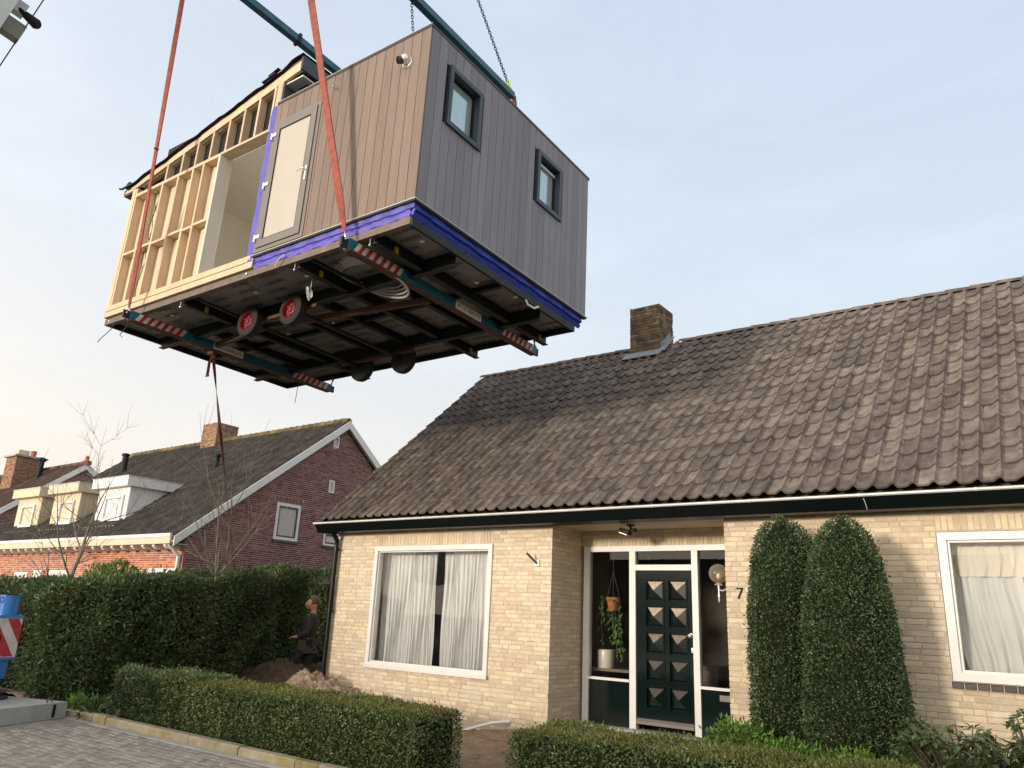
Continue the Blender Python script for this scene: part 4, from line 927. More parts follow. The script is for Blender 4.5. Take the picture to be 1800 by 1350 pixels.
# ================================================================ rigging
def spreader(name, label, P0, P1, w_, h, near_far=True, www=None, plate=None):
    P0 = Vector(P0); P1 = Vector(P1); t_ = thing(name, label, 'spreader beam', P0, 'blue steel spreader beams')
    d = (P1-P0).normalized(); L = (P1-P0).length; sd = d.cross(Vector((0,0,1))).normalized(); up = sd.cross(d)
    q = MB(); q.beam(P0, P1, w_, h, up); bm = q.build('beam', 'beam_blue', t_)
    q = MB(); q.beam(P0+d*.02-up*(h/2+.006), P1-d*.02-up*(h/2+.006), w_+.01, .012, up); q.build('bottom_flange', 'rusty' if plate else 'beam_blue', t_)
    if plate:
        for sgn in (1, -1):
            for (a0, n) in ((.12, 13), (L-.12-.85, 13)):
                ln = .85
                for k in range(n):
                    a = a0+ln*k/n; q = MB(); sk = .035; off = sd*(w_/2+.003)*sgn
                    q.prism([P0+d*(a-sk)+off-up*h*.42, P0+d*(a+ln/n-sk)+off-up*h*.42, P0+d*(a+ln/n+sk)+off+up*h*.42, P0+d*(a+sk)+off+up*h*.42], sd*sgn*.002)
                    q.build('warning_stripe', 'red_stripe' if k % 2 else 'white_stripe', bm)
            off = sd*(w_/2+.003)*sgn; c = P0+d*plate+off; q = MB(); q.obox(c, d, up, sd, .31, h*.42, .002); pl = q.build('load_plate', 'plate_white', bm)
            q = MB(); put_text(q, text_geo('W.L.L. 6000 KG', h*.56), c+sd*sgn*.0035, d*(-sgn if sd.cross(Vector((0,0,1))).dot(d) > 0 else sgn) if False else d*sgn, up); q.build('load_print', 'print_black', bm)
    if www:
        for sgn in (1, -1):
            q = MB(); put_text(q, text_geo('www.', h*.95), P0+d*www+sd*(w_/2+.003)*sgn, d*sgn, up); q.build('lettering', 'plate_white', bm)
    for P, s_ in ((P0, -1), (P1, 1)): q = MB(); q.obox(P+d*s_*.04, d, up, sd, .06, h*.42, .02); q.build('end_lug', 'black_metal', t_)
    return t_, d, sd, up
HB = -.40
LB = {}
for key, s, t0, t1, lab in (('near', .98, -.13, 4.20, 'blue spreader beam under the clad end of the cabin, load plate facing the viewer'), ('far', 5.93, -.17, 4.14, 'blue spreader beam under the timber-framed end of the cabin')):
    LB[key] = (cw(s, t0, HB), cw(s, t1, HB)); spreader('spreader_beam', lab, LB[key][0], LB[key][1], .10, .15, plate=2.45 if key == 'near' else 1.85)
UB = {}
for key, s, lab, www in (('near', 2.30, 'upper blue spreader beam over the grey window end of the cabin', 2.6), ('far', 4.95, 'upper blue spreader beam crossing behind the raised cabin roof', 3.55)):
    UB[key] = (cw(s, -.95, 5.80), cw(s, 4.92, 5.80)); sbm = spreader('spreader_beam', lab, UB[key][0], UB[key][1], .12, .13, www=www)[0]
    q = MB(); c = UB[key][0].lerp(UB[key][1], .40); q.obox(c, (0,1,0), (1,0,0), (0,0,1), .03, .09, .10); q.build('clamp_ring', 'black_metal', sbm)
def shackle(q, P, d, r=.045):
    P = Vector(P); d = Vector(d).normalized(); s_ = d.orthogonal().normalized()
    q.torus(P, s_, r, .010, 14, 6, sx=1.5, xdir=d); q.cyl(P-s_*0+d.cross(s_)*-.06-d*.06, P+d.cross(s_)*.06-d*.06, .013, 8)
def sling(label, P0, P1, wd=.075, name='lifting_sling'):
    P0 = Vector(P0); P1 = Vector(P1); d = (P1-P0).normalized(); t_ = thing(name, label, 'sling', P0, 'red lifting slings')
    q = MB(); n = 40; side = d.cross(Vector((.55, -.83, 0))).normalized(); V = []; F = []
    for i in range(n+1):
        f = i/n; p = (P0+d*.10).lerp(P1, f); a = .5*math.sin(f*5); w_ = wd/2*(.45+.55*min(1, f*14)); sv = (side*math.cos(a)+side.cross(d)*math.sin(a)); nv = sv.cross(d)
        V += [p-sv*w_-nv*.010, p-nv*.016, p+sv*w_-nv*.010, p+sv*w_+nv*.010, p+nv*.016, p-sv*w_+nv*.010]
    for i in range(n):
        for k in range(6): F.append((i*6+k, i*6+(k+1)%6, (i+1)*6+(k+1)%6, (i+1)*6+k))
    q.add(V, F); q.build('webbing', 'webbing', t_, smooth=True)
    q = MB(); shackle(q, P0+d*.04, d); q.build('shackle', 'steel', t_, smooth=True)
    return t_
s1 = sling('long red webbing sling running up past the bare timber frame', LB['far'][0]+Vector((0,-.02,.05)), UB['far'][0])
s2 = sling('long red webbing sling in front of the brown cladding and grey door', LB['near'][0]+Vector((0,-.02,.05)), UB['near'][0], .10)
q = MB(); p_ = (LB['far'][0]+Vector((0,-.02,.05))).lerp(UB['far'][0], .44); q.torus(p_, UB['far'][0]-LB['far'][0], .035, .008, 12, 6); q.tube([p_, p_+Vector((.06,-.03,-.03)), p_+Vector((.09,-.03,-.09))], .008, 5); q.build('tie_wrap', 'black', s1)
sling('short red sling end showing at the back of the clad end of the cabin', LB['near'][1]+Vector((0,.02,.05)), UB['near'][1], .06)
sling('short red sling end showing at the back of the timber end of the cabin', LB['far'][1]+Vector((0,.02,.05)), UB['far'][1], .06)
def chain(label, P0, P1):
    P0 = Vector(P0); P1 = Vector(P1); d = (P1-P0).normalized(); L = (P1-P0).length; q = MB(); n = int(L/.062); s_ = d.orthogonal().normalized(); s2_ = d.cross(s_)
    for k in range(n): q.torus(P0+d*(.062*k+.03), s_ if k % 2 else s2_, .026, .0095, 10, 5, sx=1.65, xdir=d)
    tag(q.build('lifting_chain', 'chain_blue', None, smooth=True), label, 'chain', 'hoisting chains')
HOOK = cw(3.62, 2.0, 12.4)
for key, lab in (('near', 'dark chain rising from the lime-green fitting above the grey window wall'), ('far', 'dark chain rising behind the roof edge beside the dome lamp')):
    E1 = UB[key][1]; d = (HOOK-E1).normalized(); chain(lab, E1+d*.32, E1+(HOOK-E1)*.75)
    if key == 'far': continue
    q = MB(); q.obox(E1+d*.20, d, d.orthogonal(), d.cross(d.orthogonal()), .12, .03, .022); q.torus(E1+d*.33, d.orthogonal(), .035, .014, 12, 6); tag(q.build('chain_hook', 'lime', None), 'lime-green chain fitting on the upper beam end above the window wall', 'hook')
    q = MB(); shackle(q, E1+Vector((0,.05,-.10)), (0,0,-1), .05); shackle(q, E1+Vector((.06,.05,-.16)), (.3,0,-1), .04); tag(q.build('end_shackle', 'rusty', None, smooth=True), 'rusty shackles under the upper beam end above the window wall', 'shackle')
# hanging tag strap with its ratchet
ta = cw(5.98, 1.45, -.53); te = Vector((-16.25, 11.55, 1.02)); tm = Vector((-12.9, 8.35, 3.85))
st = thing('tag_strap', 'twisted brown strap hanging from the spreader beam down behind the hedge', 'strap', ta)
q = MB(); V = []; F = []; n = 60
for i in range(n+1):
    f = i/n; p = (ta*(1-f)**2+tm*2*f*(1-f)+te*f*f); a = 9*f+1.2*math.sin(5*f); w_ = .026
    d = ((tm-ta)*(1-f)+(te-tm)*f).normalized(); s_ = d.cross(Vector((.6,-.8,0))).normalized(); n_ = s_.cross(d); sv = s_*math.cos(a)+n_*math.sin(a)
    V += [p-sv*w_-sv.cross(d)*.004, p+sv*w_-sv.cross(d)*.004, p+sv*w_+sv.cross(d)*.004, p-sv*w_+sv.cross(d)*.004]
for i in range(n):
    for k in range(4): F.append((i*4+k, i*4+(k+1)%4, (i+1)*4+(k+1)%4, (i+1)*4+k))
q.add(V, F); q.build('webbing', 'webbing_brown', st)
q = MB(); q.cbox(ta.x-.10, ta.x+.06, ta.y-.05, ta.y+.05, ta.z-.01, ta.z+.05); q.build('eye_plate', 'rusty', st)
q = MB(); q.torus(ta+Vector((0,0,-.05)), (0,1,0), .04, .010, 12, 6); q.torus(ta+Vector((0,0,-.12)), (1,0,0), .035, .010, 12, 6); q.build('shackle', 'rusty', st, smooth=True)
q = MB(); q.beam(ta+Vector((-.02,-.03,-.14)), ta+Vector((-.02,-.03,-.42)), .05, .012, (1,0,0)); q.cyl(ta+Vector((-.07,-.03,-.41)), ta+Vector((.03,-.03,-.41)), .012, 8); q.build('strap_tail', 'webbing', st)
q = MB(); p_ = cw(5.95, 3.35, -.5); q.tube([p_, p_+Vector((.0,0,-.18)), p_+Vector((-.02,0,-.42))], .006, 5); tag(q.build('cord_end', 'wire', None), 'thin dark cord end dangling below the timber end of the cabin', 'cord')
# ================================================================ red brick neighbour and the houses beyond
def gabled(root, x0, x1, yf, yr, ze, zr, tilemat, overx=.25, yov=.35, ridgemat='ridge_moss', tiles=True, seed=1, back=True):
    pit = math.atan2(zr-ze, yr-yf+yov*0); cs, sn = math.cos(pit), math.sin(pit); rg = random.Random(seed)
    q = MB(); q.prism([(x0-overx, yf-yov, ze-.02-yov*sn/cs), (x0-overx, yr, zr), (x0-overx, 2*yr-yf+yov, ze-.02-yov*sn/cs), (x0-overx, 2*yr-yf+yov, ze-.14-yov*sn/cs), (x0-overx, yr, zr-.14), (x0-overx, yf-yov, ze-.14-yov*sn/cs)], (x1-x0+2*overx, 0, 0))
    rf = q.build('roof', tilemat, root)
    if tiles:
        slen = (yr-yf+yov)/cs; n = int(slen/.345); w_ = .215; us = (0, .35, .6, .8, 1.0); hh = (.005, .0, .03, .05, .01)
        q = MB(); nc = int((x1-x0+2*overx)/w_)
        for side_ in ((1, -1) if back else (1,)):
            for r_ in range(n):
                for c_ in range(nc):
                    x = x0-overx+c_*w_; s0 = r_*slen/n; s1 = s0+slen/n+.02; V = []
                    for (s, b_) in ((s0, .045), (s1, .012)):
                        for u, h in zip(us, hh): V.append((x+u*w_, s, b_+h))
                    for u, h in zip(us, hh): V.append((x+u*w_, s0, .02+h))
                    P = []
                    for a, b, c in V:
                        y = yf-yov+b*cs-c*sn; z = ze-.02-yov*sn/cs+b*sn+c*cs
                        P.append((a, y if side_ > 0 else 2*yr-y, z))
                    q.add(P, [(i, i+1, 5+i+1, 5+i) for i in range(4)]+[(10+i, 11+i, i+1, i) for i in range(4)], rg.random())
        q.build('tile_field', tilemat, rf, kind='stuff')
    q = MB(); x = x0-overx
    while x < x1+overx-.1:
        q.tube([(x, yr, zr+.015), (x+.37, yr, zr+.0)], [.13, .11], 10, True, rg.random()); x += .34
    q.build('ridge_tiles', ridgemat, rf, smooth=True, kind='stuff')
    return rf, pit
def wall_bricks(q, fr, u0, u1, v0, v1, holes, rg, clip=None):
    for b in lay(u0, u1, v0, v1, holes, rg):
        if clip and not (clip(b[0], b[3]) and clip(b[1], b[3])): continue
        brick_geo(q, fr, *b[:4], rg, proud=.006)
NX1, NX0, NYF, NYR, NZE, NZR = -19.75, -33.4, 11.9, 17.06, 3.30, 7.73
nb = thing('brick_house', 'red brick neighbour house with gable end, dark roof and three dormers', 'house', (-26.5, 14, 0))
q = MB(); q.box(NX0, NX1-.01, NYF+.006, 22.2, -.1, 3.3); q.prism([(NX0, NYF+.006, 3.3), (NX0, 22.2, 3.3), (NX0, NYR, NZR-.25)], (NX1-.01-NX0, 0, 0)); nw = q.build('wall', 'mortar_red', nb)
rg = random.Random(31)
# windows of gable: (y0,y1,z0,z1)
GW = ((14.69, 15.58, 3.56, 4.66), (16.62, 17.55, 3.56, 3.98))
GV = ((16.59, 16.83, 6.76, 7.13), (16.61, 16.83, 5.25, 5.64))
RYF = 11.46; tanp = (NZR-NZE)/(NYR-RYF)
fr = (Vector((NX1-.006, 0, 0)), YP, ZF, XF); q = MB()
clip = lambda u, v: v < NZE+(min(u-RYF, 2*NYR-RYF-u))*tanp-.14
wall_bricks(q, fr, NYF, 22.2, 1.4, 7.5, [w_ for w_ in GW]+[(14.60, 15.66, 4.675, 4.86)]+list(GV), rg, clip)
for b in soldiers(14.62, 15.65, 4.685, 4.86): brick_geo(q, fr, *b[:4], rg)
q.build('gable_brick', 'brick_red', nw, kind='stuff')
FWN = ((-29.95, -28.95, 1.3, 2.36), (-28.5, -27.95, 1.3, 2.43), (-27.4, -26.1, 1.3, 2.42), (-21.4, -20.05, 1.3, 2.45))
fr = (Vector((0, NYF+.006, 0)), XF, ZF, YM); q = MB(); wall_bricks(q, fr, NX0, NX1, 1.2, 3.1, list(FWN), rg); q.build('front_brick', 'brick_orange', nw, kind='stuff')
rf, _ = gabled(nb, NX0, NX1, RYF, NYR, NZE, NZR, 'tile_dark', .17, 0.0, seed=3)
# bargeboards, soffit and purlin ends on the gable
for sg in (1, -1):
    y0 = RYF-.03 if sg > 0 else 2*NYR-RYF+.03; xo = NX1+.18; z0 = NZE-.03*tanp
    q = MB(); q.prism([(xo, y0, z0+.02), (xo, NYR, NZR+.0), (xo, NYR, NZR-.26), (xo, y0, z0-.24)], (.035, 0, 0)); q.build('bargeboard', 'white_board', nb)
    q = MB(); q.prism([(NX1-.02, y0, z0-.10), (NX1-.02, NYR, NZR-.13), (NX1-.02, NYR, NZR-.16), (NX1-.02, y0, z0-.13)], (.2, 0, 0)); q.build('verge_soffit', 'cream_paint', nb)
    if sg < 0:
        for yy in (18.6, 20.3): q = MB(); zz = NZR-(yy-NYR)*tanp-.22; q.box(NX1-.02, NX1+.17, yy-.06, yy+.06, zz-.10, zz+.04); q.build('purlin_end', 'cream_paint', nb)
def xwin(parent, x, y0, y1, z0, z1, fw, mat='white_board', curtain=True, bars=0, sash='anthracite'):
    q = MB(); q.box(x-.05, x+.03, y0, y0+fw, z0, z1); q.box(x-.05, x+.03, y1-fw, y1, z0, z1); q.box(x-.05, x+.029, y0+fw, y1-fw, z1-fw, z1); q.box(x-.05, x+.029, y0+fw, y1-fw, z0, z0+fw); w_ = q.build('window', mat, parent)
    if sash:
        b = .05; q = MB(); a0, a1, c0, c1 = y0+fw, y1-fw, z0+fw, z1-fw; q.box(x-.05, x+.015, a0, a0+b, c0, c1); q.box(x-.05, x+.015, a1-b, a1, c0, c1); q.box(x-.05, x+.014, a0+b, a1-b, c1-b, c1); q.box(x-.05, x+.014, a0+b, a1-b, c0, c0+b); q.build('sash', sash, w_)
    q = MB(); q.box(x-.045, x-.035, y0+fw, y1-fw, z0+fw, z1-fw); q.build('pane', 'glass_dark' if not curtain else 'glass_teal', w_)
    if curtain:
        for k in range(9): q = MB(); a = y0+.15+(y1-y0-.3)*k/9; q.cyl((x-.03, a+.03, z0+.12), (x-.03, a+.03, z1-.14), .028, 8); q.build('curtain_fold', 'pipe_grey', w_)
    for k in range(bars): q = MB(); z = z0+fw+(z1-z0-2*fw)*(k+.5)/bars; q.obox((x-.005, (y0+y1)/2, z), (0,1,0), (1,0,-.6), (.6,0,1), (y1-y0)/2-fw, .02, .006); q.build('louvre', 'white_board', w_)
    return w_
w_ = xwin(nb, NX1, *GW[0], .085)
q = MB(); q.box(NX1-.02, NX1+.06, GW[0][0]-.02, GW[0][1]+.02, GW[0][2]-.08, GW[0][2]-.005); q.build('sill', 'sill_tile', w_)
w_ = xwin(nb, NX1, *GW[1], .06, curtain=False); q = MB(); q.box(NX1-.02, NX1+.06, GW[1][0]-.02, GW[1][1]+.02, GW[1][2]-.08, GW[1][2]-.005); q.build('sill', 'sill_tile', w_)
xwin(nb, NX1, *GV[0], .05, curtain=False, sash=None); xwin(nb, NX1, *GV[1], .045, curtain=False, bars=6, sash=None)
def ywin(parent, x0, x1, z0, z1, y, fw, mat, blind=None, mull=0):
    q = MB(); q.box(x0, x0+fw, y-.04, y+.06, z0, z1); q.box(x1-fw, x1, y-.04, y+.06, z0, z1); q.box(x0+fw, x1-fw, y-.039, y+.06, z1-fw, z1); q.box(x0+fw, x1-fw, y-.039, y+.06, z0, z0+fw)
    for k in range(mull): xm = x0+(x1-x0)*(k+1)/(mull+1); q.box(xm-.03, xm+.03, y-.038, y+.06, z0+fw, z1-fw)
    w_ = q.build('window', mat, parent); q = MB(); q.box(x0+fw, x1-fw, y+.03, y+.04, z0+fw, z1-fw); q.build('pane', 'glass_dark', w_)
    if blind:
        q = MB(); q.box(x0+fw+.34*(x1-x0-2*fw), x1-fw-.02, y+.015, y+.025, z0+fw+.02, z1-fw-.06); q.build('curtain_panel', blind, w_)
    return w_
for i, (a, b, c, d_) in enumerate(FWN):
    w_ = ywin(nb, a, b, c, d_, NYF+.02, .09, 'white_board', 'pipe_grey' if i == 2 else None)
    if i == 0: q = MB(); q.box(a+.09, b-.09, NYF-.02, NYF+.07, d_-.47, d_-.38); q.build('transom', 'white_board', w_)
    if i == 1:
        for k in range(4): q = MB(); q.box(a+.1, b-.1, NYF+.03, NYF+.045, d_-.22-.16*k, d_-.15-.16*k); q.build('blind_slat', 'white_board', w_)
# eaves: white gutter, cream board, corbel brackets
q = MB(); q.box(NX0-.1, NX1+.1, RYF-.11, RYF-.01, NZE-.02, NZE+.07); q.build('gutter', 'white_board', nb)
q = MB(); q.box(NX0-.1, NX1+.1, RYF-.09, RYF-.02, NZE-.20, NZE-.022); q.box(NX0-.1, NX1+.1, RYF-.02, NYF-.0, NZE-.20, NZE-.18); q.build('eaves_board', 'cream_paint', nb)
k = 0; x = NX1-.28
while x > NX0:
    q = MB(); z = NZE-.202; q.prism([(x, NYF+.0, z-.002), (x, NYF-.46, z-.002), (x, NYF-.48, z-.05), (x, NYF-.40, z-.11), (x, NYF-.22, z-.13), (x, NYF, z-.12)], (.12, 0, 0)); q.build('corbel', 'white_board', nb); x -= .56
q = MB(); q.tube([(NX1-.10, NYF-.42, NZE-.10), (NX1-.10, NYF-.40, NZE-.22), (NX1-.12, NYF-.07, NZE-.50), (NX1-.12, NYF-.07, .1)], .055, 10); q.build('downpipe', 'white_board', nb, smooth=True)
# dormers
def dormer(x0, x1, mat, wx, y=12.30, z0=3.86, z1=5.30):
    yr_ = RYF+(z1-NZE)/tanp+.2
    q = MB(); q.prism([(x0, y, z0), (x0, yr_, z1), (x0, y, z1)], (x1-x0, 0, 0)); dm_ = q.build('dormer', mat, nb)
    n = int((x1-x0)/.16)
    q = MB(); q.box(x0-.16, x1+.16, y-.20, yr_+.1, z1-.26, z1+.04); q.build('dormer_cornice', mat, dm_)
    q = MB(); q.box(x0-.18, x1+.18, y-.22, yr_+.1, z1+.04, z1+.06); q.build('dormer_roof', 'zinc', dm_)
    for i in range(int((yr_-y)/.15)):
        ya, yb_ = y+.15*i+.01, y+.15*(i+1); zb = NZE+(ya-RYF)*tanp+.06; 
        if zb < z1-.28: q = MB(); q.box(x1, x1+.014, ya, yb_, max(zb, z0), z1-.262); q.build('side_board', mat, dm_)
    w_ = ywin(dm_.parent, wx[0], wx[1], 3.98, 4.78, y-.02, .09, 'white_board', mat); w_.name = 'dormer_window'
    q = MB(); q.box(x0-.05, x1+.05, y-.30, y+.02, z0-.10, z0-.07); q.build('apron', 'lead', dm_)
dormer(-25.95, -24.02, 'white_board', (-25.4, -24.25)); dormer(-29.1, -27.2, 'cream_paint', (-28.5, -27.5)); dormer(-31.95, -30.08, 'cream_paint', (-31.5, -30.45))
# chimney and pipes
def stack(parent, x0, x1, y0, y1, z0, z1, mat, mort, cap=None, lead=True):
    q = MB(); q.box(x0+.01, x1-.01, y0+.01, y1-.01, z0, z1-.01); c_ = q.build('chimney', mort, parent); q = MB()
    for b in lay(x0, x1, z0+.1, z1, [], rg): brick_geo(q, (Vector((0, y0+.01, 0)), XF, ZF, YM), *b[:4], rg, proud=.008)
    for b in lay(y0, y1, z0+.1, z1, [], rg): brick_geo(q, (Vector((x1-.01, 0, 0)), YP, ZF, XF), *b[:4], rg, proud=.008)
    q.build('chimney_brick', mat, c_, kind='stuff')
    if lead: q = MB(); q.box(x0-.12, x1+.12, y0-.20, y0-.01, z0+.42, z0+.47); q.prism([(x1+.01, y0-.1, z0+.40), (x1+.01, y1, z0+1.15), (x1+.01, y1, z0+1.32), (x1+.01, y0+.05, z0+.78)], (.01, 0, 0)); q.build('flashing', 'lead', c_)
    if cap: q = MB(); q.box(x0-.1, x1+.1, y0-.1, y1+.1, z1, z1+.09); q.build('chimney_cap', cap, c_)
    return c_
stack(nb, -27.75, -26.75, 16.66, 17.6, 6.6, 8.43, 'brick_brown', 'mortar_dark')
for (x, y, z, h, r_) in ((-23.65, 14.9, 6.02, .42, .09), (-31.3, 15.6, 6.4, .85, .12), (-28.9, 14.3, 5.5, .4, .08)):
    q = MB(); q.lathe([(r_*1.5, -.15), (r_*1.2, .05), (r_, .08), (r_, h), (r_*1.35, h+.01), (r_*1.35, h+.09), (r_*.6, h+.12)], (x, y, z), (0,0,1), 14); q.build('vent_pipe', 'black', nb, smooth=True)
q = MB(); q.tube([(-25.0, 14.05, 5.0), (-24.95, 13.95, 5.18)], .05, 10); q.build('vent_pipe', 'white_board', nb)
# second house farther left
n2 = thing('brick_house', 'farther brick house behind the bare tree with capped brick chimney', 'house', (-44, 14, 0))
X2 = -37.9
q = MB(); q.box(-52, X2-.01, NYF+.006, 22.2, -.1, 3.3); q.prism([(-52, NYF+.006, 3.3), (-52, 22.2, 3.3), (-52, NYR, NZR-.2)], (X2-.01+52, 0, 0)); q.build('wall', 'mortar_red', n2)
q = MB(); fr = (Vector((X2-.006, 0, 0)), YP, ZF, XF); wall_bricks(q, fr, NYF, 20.5, 3.2, 7.5, [(16.6, 17.2, 5.9, 6.5)], rg, clip); q.build('gable_brick', 'brick_red', n2, kind='stuff')
gabled(n2, -52, X2, RYF, NYR, NZE, NZR, 'tile_brown', .17, 0.0, 'tile_brown', seed=5)
for sg in (1, -1):
    y0 = RYF-.03 if sg > 0 else 2*NYR-RYF+.03; xo = X2+.18; z0 = NZE-.03*tanp
    q = MB(); q.prism([(xo, y0, z0+.02), (xo, NYR, NZR+.0), (xo, NYR, NZR-.28), (xo, y0, z0-.26)], (.035, 0, 0)); q.build('bargeboard', 'white_board', n2)
xwin(n2, X2, 16.62, 17.2, 5.92, 6.48, .07, curtain=False, sash=None)
c_ = stack(n2, -42.9, -41.7, 15.5, 16.8, 5.6, 8.15, 'brick_brown', 'mortar_dark', cap='concrete')
q = MB(); q.box(-42.65, -42.15, 15.7, 16.2, 8.24, 8.55); q.build('chimney_pot', 'plywood', c_); q = MB(); q.lathe([(.12, 0), (.14, .3), (.10, .3)], (-41.95, 16.3, 8.24)); q.build('chimney_pot', 'terracotta', c_, smooth=True)
q = MB(); q.lathe([(.18, -.2), (.14, 0), (.14, .9), (.2, .92), (.2, 1.05), (.08, 1.1)], (-40.6, 16.2, 7.0), (0,0,1), 12); q.build('vent_pipe', 'black', n2, smooth=True)
q = MB(); q.lathe([(.12, 0), (.16, .08), (.07, .2), (.1, .28), (.001, .38)], (X2+.05, NYR, NZR+.03), (0,0,1), 10); q.build('ridge_finial', 'terracotta', n2, smooth=True)
# houses across the street, behind the viewer: they shade the street and stand in the window reflections
for i, (x0, x1, lab) in enumerate(((-34, -20.5, 'brick house across the street, left of three, mirrored in the panes'), (-17.5, -4, 'brick house across the street, middle one, mirrored in the door glass'), (-1, 16, 'brick house across the street, right of three, behind the viewer'))):
    oh = thing('brick_house', lab, 'house', ((x0+x1)/2, -32, 0))
    q = MB(); q.box(x0, x1, -41, -30.0, -.1, 2.9); q.prism([(x0, -30.0, 2.9), (x0, -41, 2.9), (x0, -35.5, 6.3)], (x1-x0, 0, 0)); q.build('wall', 'brick_red', oh)
    q = MB(); q.prism([(x0-.2, -29.6, 2.65), (x0-.2, -35.5, 6.45), (x0-.2, -41.4, 2.65), (x0-.2, -41.4, 2.5), (x0-.2, -35.5, 6.3), (x0-.2, -29.6, 2.5)], (x1-x0+.4, 0, 0)); q.build('roof', 'tile_dark', oh)
    for k in range(3):
        xa = x0+1.2+k*(x1-x0-3.6)/2; q = MB(); q.box(xa, xa+1.5, -29.99, -29.94, .9, 2.3); w_ = q.build('window', 'white_board', oh); q = MB(); q.box(xa+.1, xa+.7, -29.935, -29.93, 1.0, 2.2); q.box(xa+.8, xa+1.4, -29.935, -29.93, 1.0, 2.2); q.build('pane', 'glass_dark', w_)
# ================================================================ planting
def leaves(name, P, Nn, ln, wd, mat, parent, rng, out=.55, jit=1.0, up=.15, fold=True):
    n = len(P); P = P+Nn*np.where(rng.random(n) < .035, rng.uniform(.01, ln*1.9, n), 0)[:, None]; rv = rng.normal(0, 1, (n, 3)); ax = Nn*out+rv*jit*.6; ax[:, 2] += up; ax /= np.linalg.norm(ax, axis=1)[:, None]+1e-9
    r2 = rng.normal(0, 1, (n, 3)); sd = np.cross(ax, r2); sd /= np.linalg.norm(sd, axis=1)[:, None]+1e-9
    L = (ln*rng.uniform(.5, 1.6, n))[:, None]; W = (wd*rng.uniform(.7, 1.3, n))[:, None]
    V = np.stack([P, P+ax*L*.5+sd*W, P+ax*L, P+ax*L*.5-sd*W], 1).reshape(-1, 3)
    F = np.arange(4*n).reshape(n, 4); rn = np.repeat(np.clip(rng.normal(.5, .24, n), 0, 1), 4)
    return np_obj(name, mesh_np(name, V, F, rn), mat, parent)
def lump(P, rng, amp, freq, k=14):
    d = np.zeros(len(P))
    for _ in range(k):
        a = rng.normal(0, 1, 3); a /= np.linalg.norm(a); d += np.sin(P@a*freq*rng.uniform(.5, 2.0)+rng.uniform(0, 6.28))
    return d/math.sqrt(k)*amp
def hedge_pts(lo, hi, n, r, rng, faces='xXyYZ'):
    lo = np.array(lo, float); hi = np.array(hi, float); S = hi-lo
    ar = {'x': S[1]*S[2], 'X': S[1]*S[2], 'y': S[0]*S[2], 'Y': S[0]*S[2], 'Z': S[0]*S[1]}; tot = sum(ar[f] for f in faces); out = []
    for f in faces:
        m = int(n*ar[f]/tot); q = lo+rng.random((m, 3))*S; ax = 'xyz'.index(f.lower()); q[:, ax] = lo[ax] if f.islower() else hi[ax]; out.append(q)
    P = np.concatenate(out); l2 = lo+r; h2 = hi-r; l2[2] = lo[2]-1
    Q = np.minimum(np.maximum(P, l2), h2); D = P-Q; ln = np.linalg.norm(D, axis=1)[:, None]+1e-9; Nn = D/ln
    return Q+Nn*np.minimum(ln, r), Nn
def hedge(name, label, lo, hi, n, mat, ln, wd, seed, r=.10, amp=.03, freq=4, faces='xXyYZ', depth=.07, cat='hedge', topmat=None, rot=0.0, piv=(0, 0), zprof=None, core=True, group=None, twigs=0, out=.55):
    rng = np.random.default_rng(seed); P, Nn = hedge_pts(lo, hi, n, r, rng, faces)
    P = P+Nn*(lump(P, rng, amp, freq)-np.abs(rng.normal(0, depth*.6, len(P))))[:, None]
    zt = lambda x: 1.0
    if zprof is not None: P[:, 2] *= zprof(P)
    c, s = math.cos(rot), math.sin(rot)
    def rotz(A, piv_=True):
        B = A.copy(); dx, dy = A[:, 0]-(piv[0] if piv_ else 0), A[:, 1]-(piv[1] if piv_ else 0); B[:, 0] = c*dx-s*dy+(piv[0] if piv_ else 0); B[:, 1] = s*dx+c*dy+(piv[1] if piv_ else 0); return B
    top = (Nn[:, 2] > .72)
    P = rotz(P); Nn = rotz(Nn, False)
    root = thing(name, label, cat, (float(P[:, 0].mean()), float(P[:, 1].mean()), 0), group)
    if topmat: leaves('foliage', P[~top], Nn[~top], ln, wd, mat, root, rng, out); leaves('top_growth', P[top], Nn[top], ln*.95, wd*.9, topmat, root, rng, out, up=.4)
    else: leaves('foliage', P, Nn, ln, wd, mat, root, rng, out)
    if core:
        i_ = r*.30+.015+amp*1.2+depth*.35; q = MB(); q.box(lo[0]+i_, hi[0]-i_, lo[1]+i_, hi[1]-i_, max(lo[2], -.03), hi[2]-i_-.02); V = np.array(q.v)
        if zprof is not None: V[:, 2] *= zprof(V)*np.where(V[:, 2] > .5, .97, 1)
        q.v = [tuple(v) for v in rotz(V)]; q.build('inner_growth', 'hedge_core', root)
    if twigs:
        q = MB(); rr = random.Random(seed)
        for _ in range(twigs):
            x, y = rr.uniform(lo[0]+.1, hi[0]-.1), rr.uniform(lo[1]-.02, lo[1]+.12)
            if faces[-1] == 'T': x = rr.uniform(hi[0]-.12, hi[0]+.02); y = rr.uniform(lo[1]+.2, hi[1]-.1)
            A = np.array([[x, y, 0], [x+rr.uniform(-.1, .1), y+rr.uniform(-.04, .04), .5], [x+rr.uniform(-.2, .2), y+rr.uniform(-.05, .1), rr.uniform(.8, 1.3)]]); A = rotz(A)
            q.tube([tuple(a) for a in A], [.014, .01, .004], 5)
        q.build('stems', 'twig', root)
    return root
hedge('low_hedge', 'low clipped box hedge along the kerb, left of the garden gap', (-9.55, 6.07, 0), (-5.57, 6.86, .655), 34000, 'leaf_hedge', .030, .0085, 1, r=.09, amp=.016, freq=7, topmat='leaf_top')
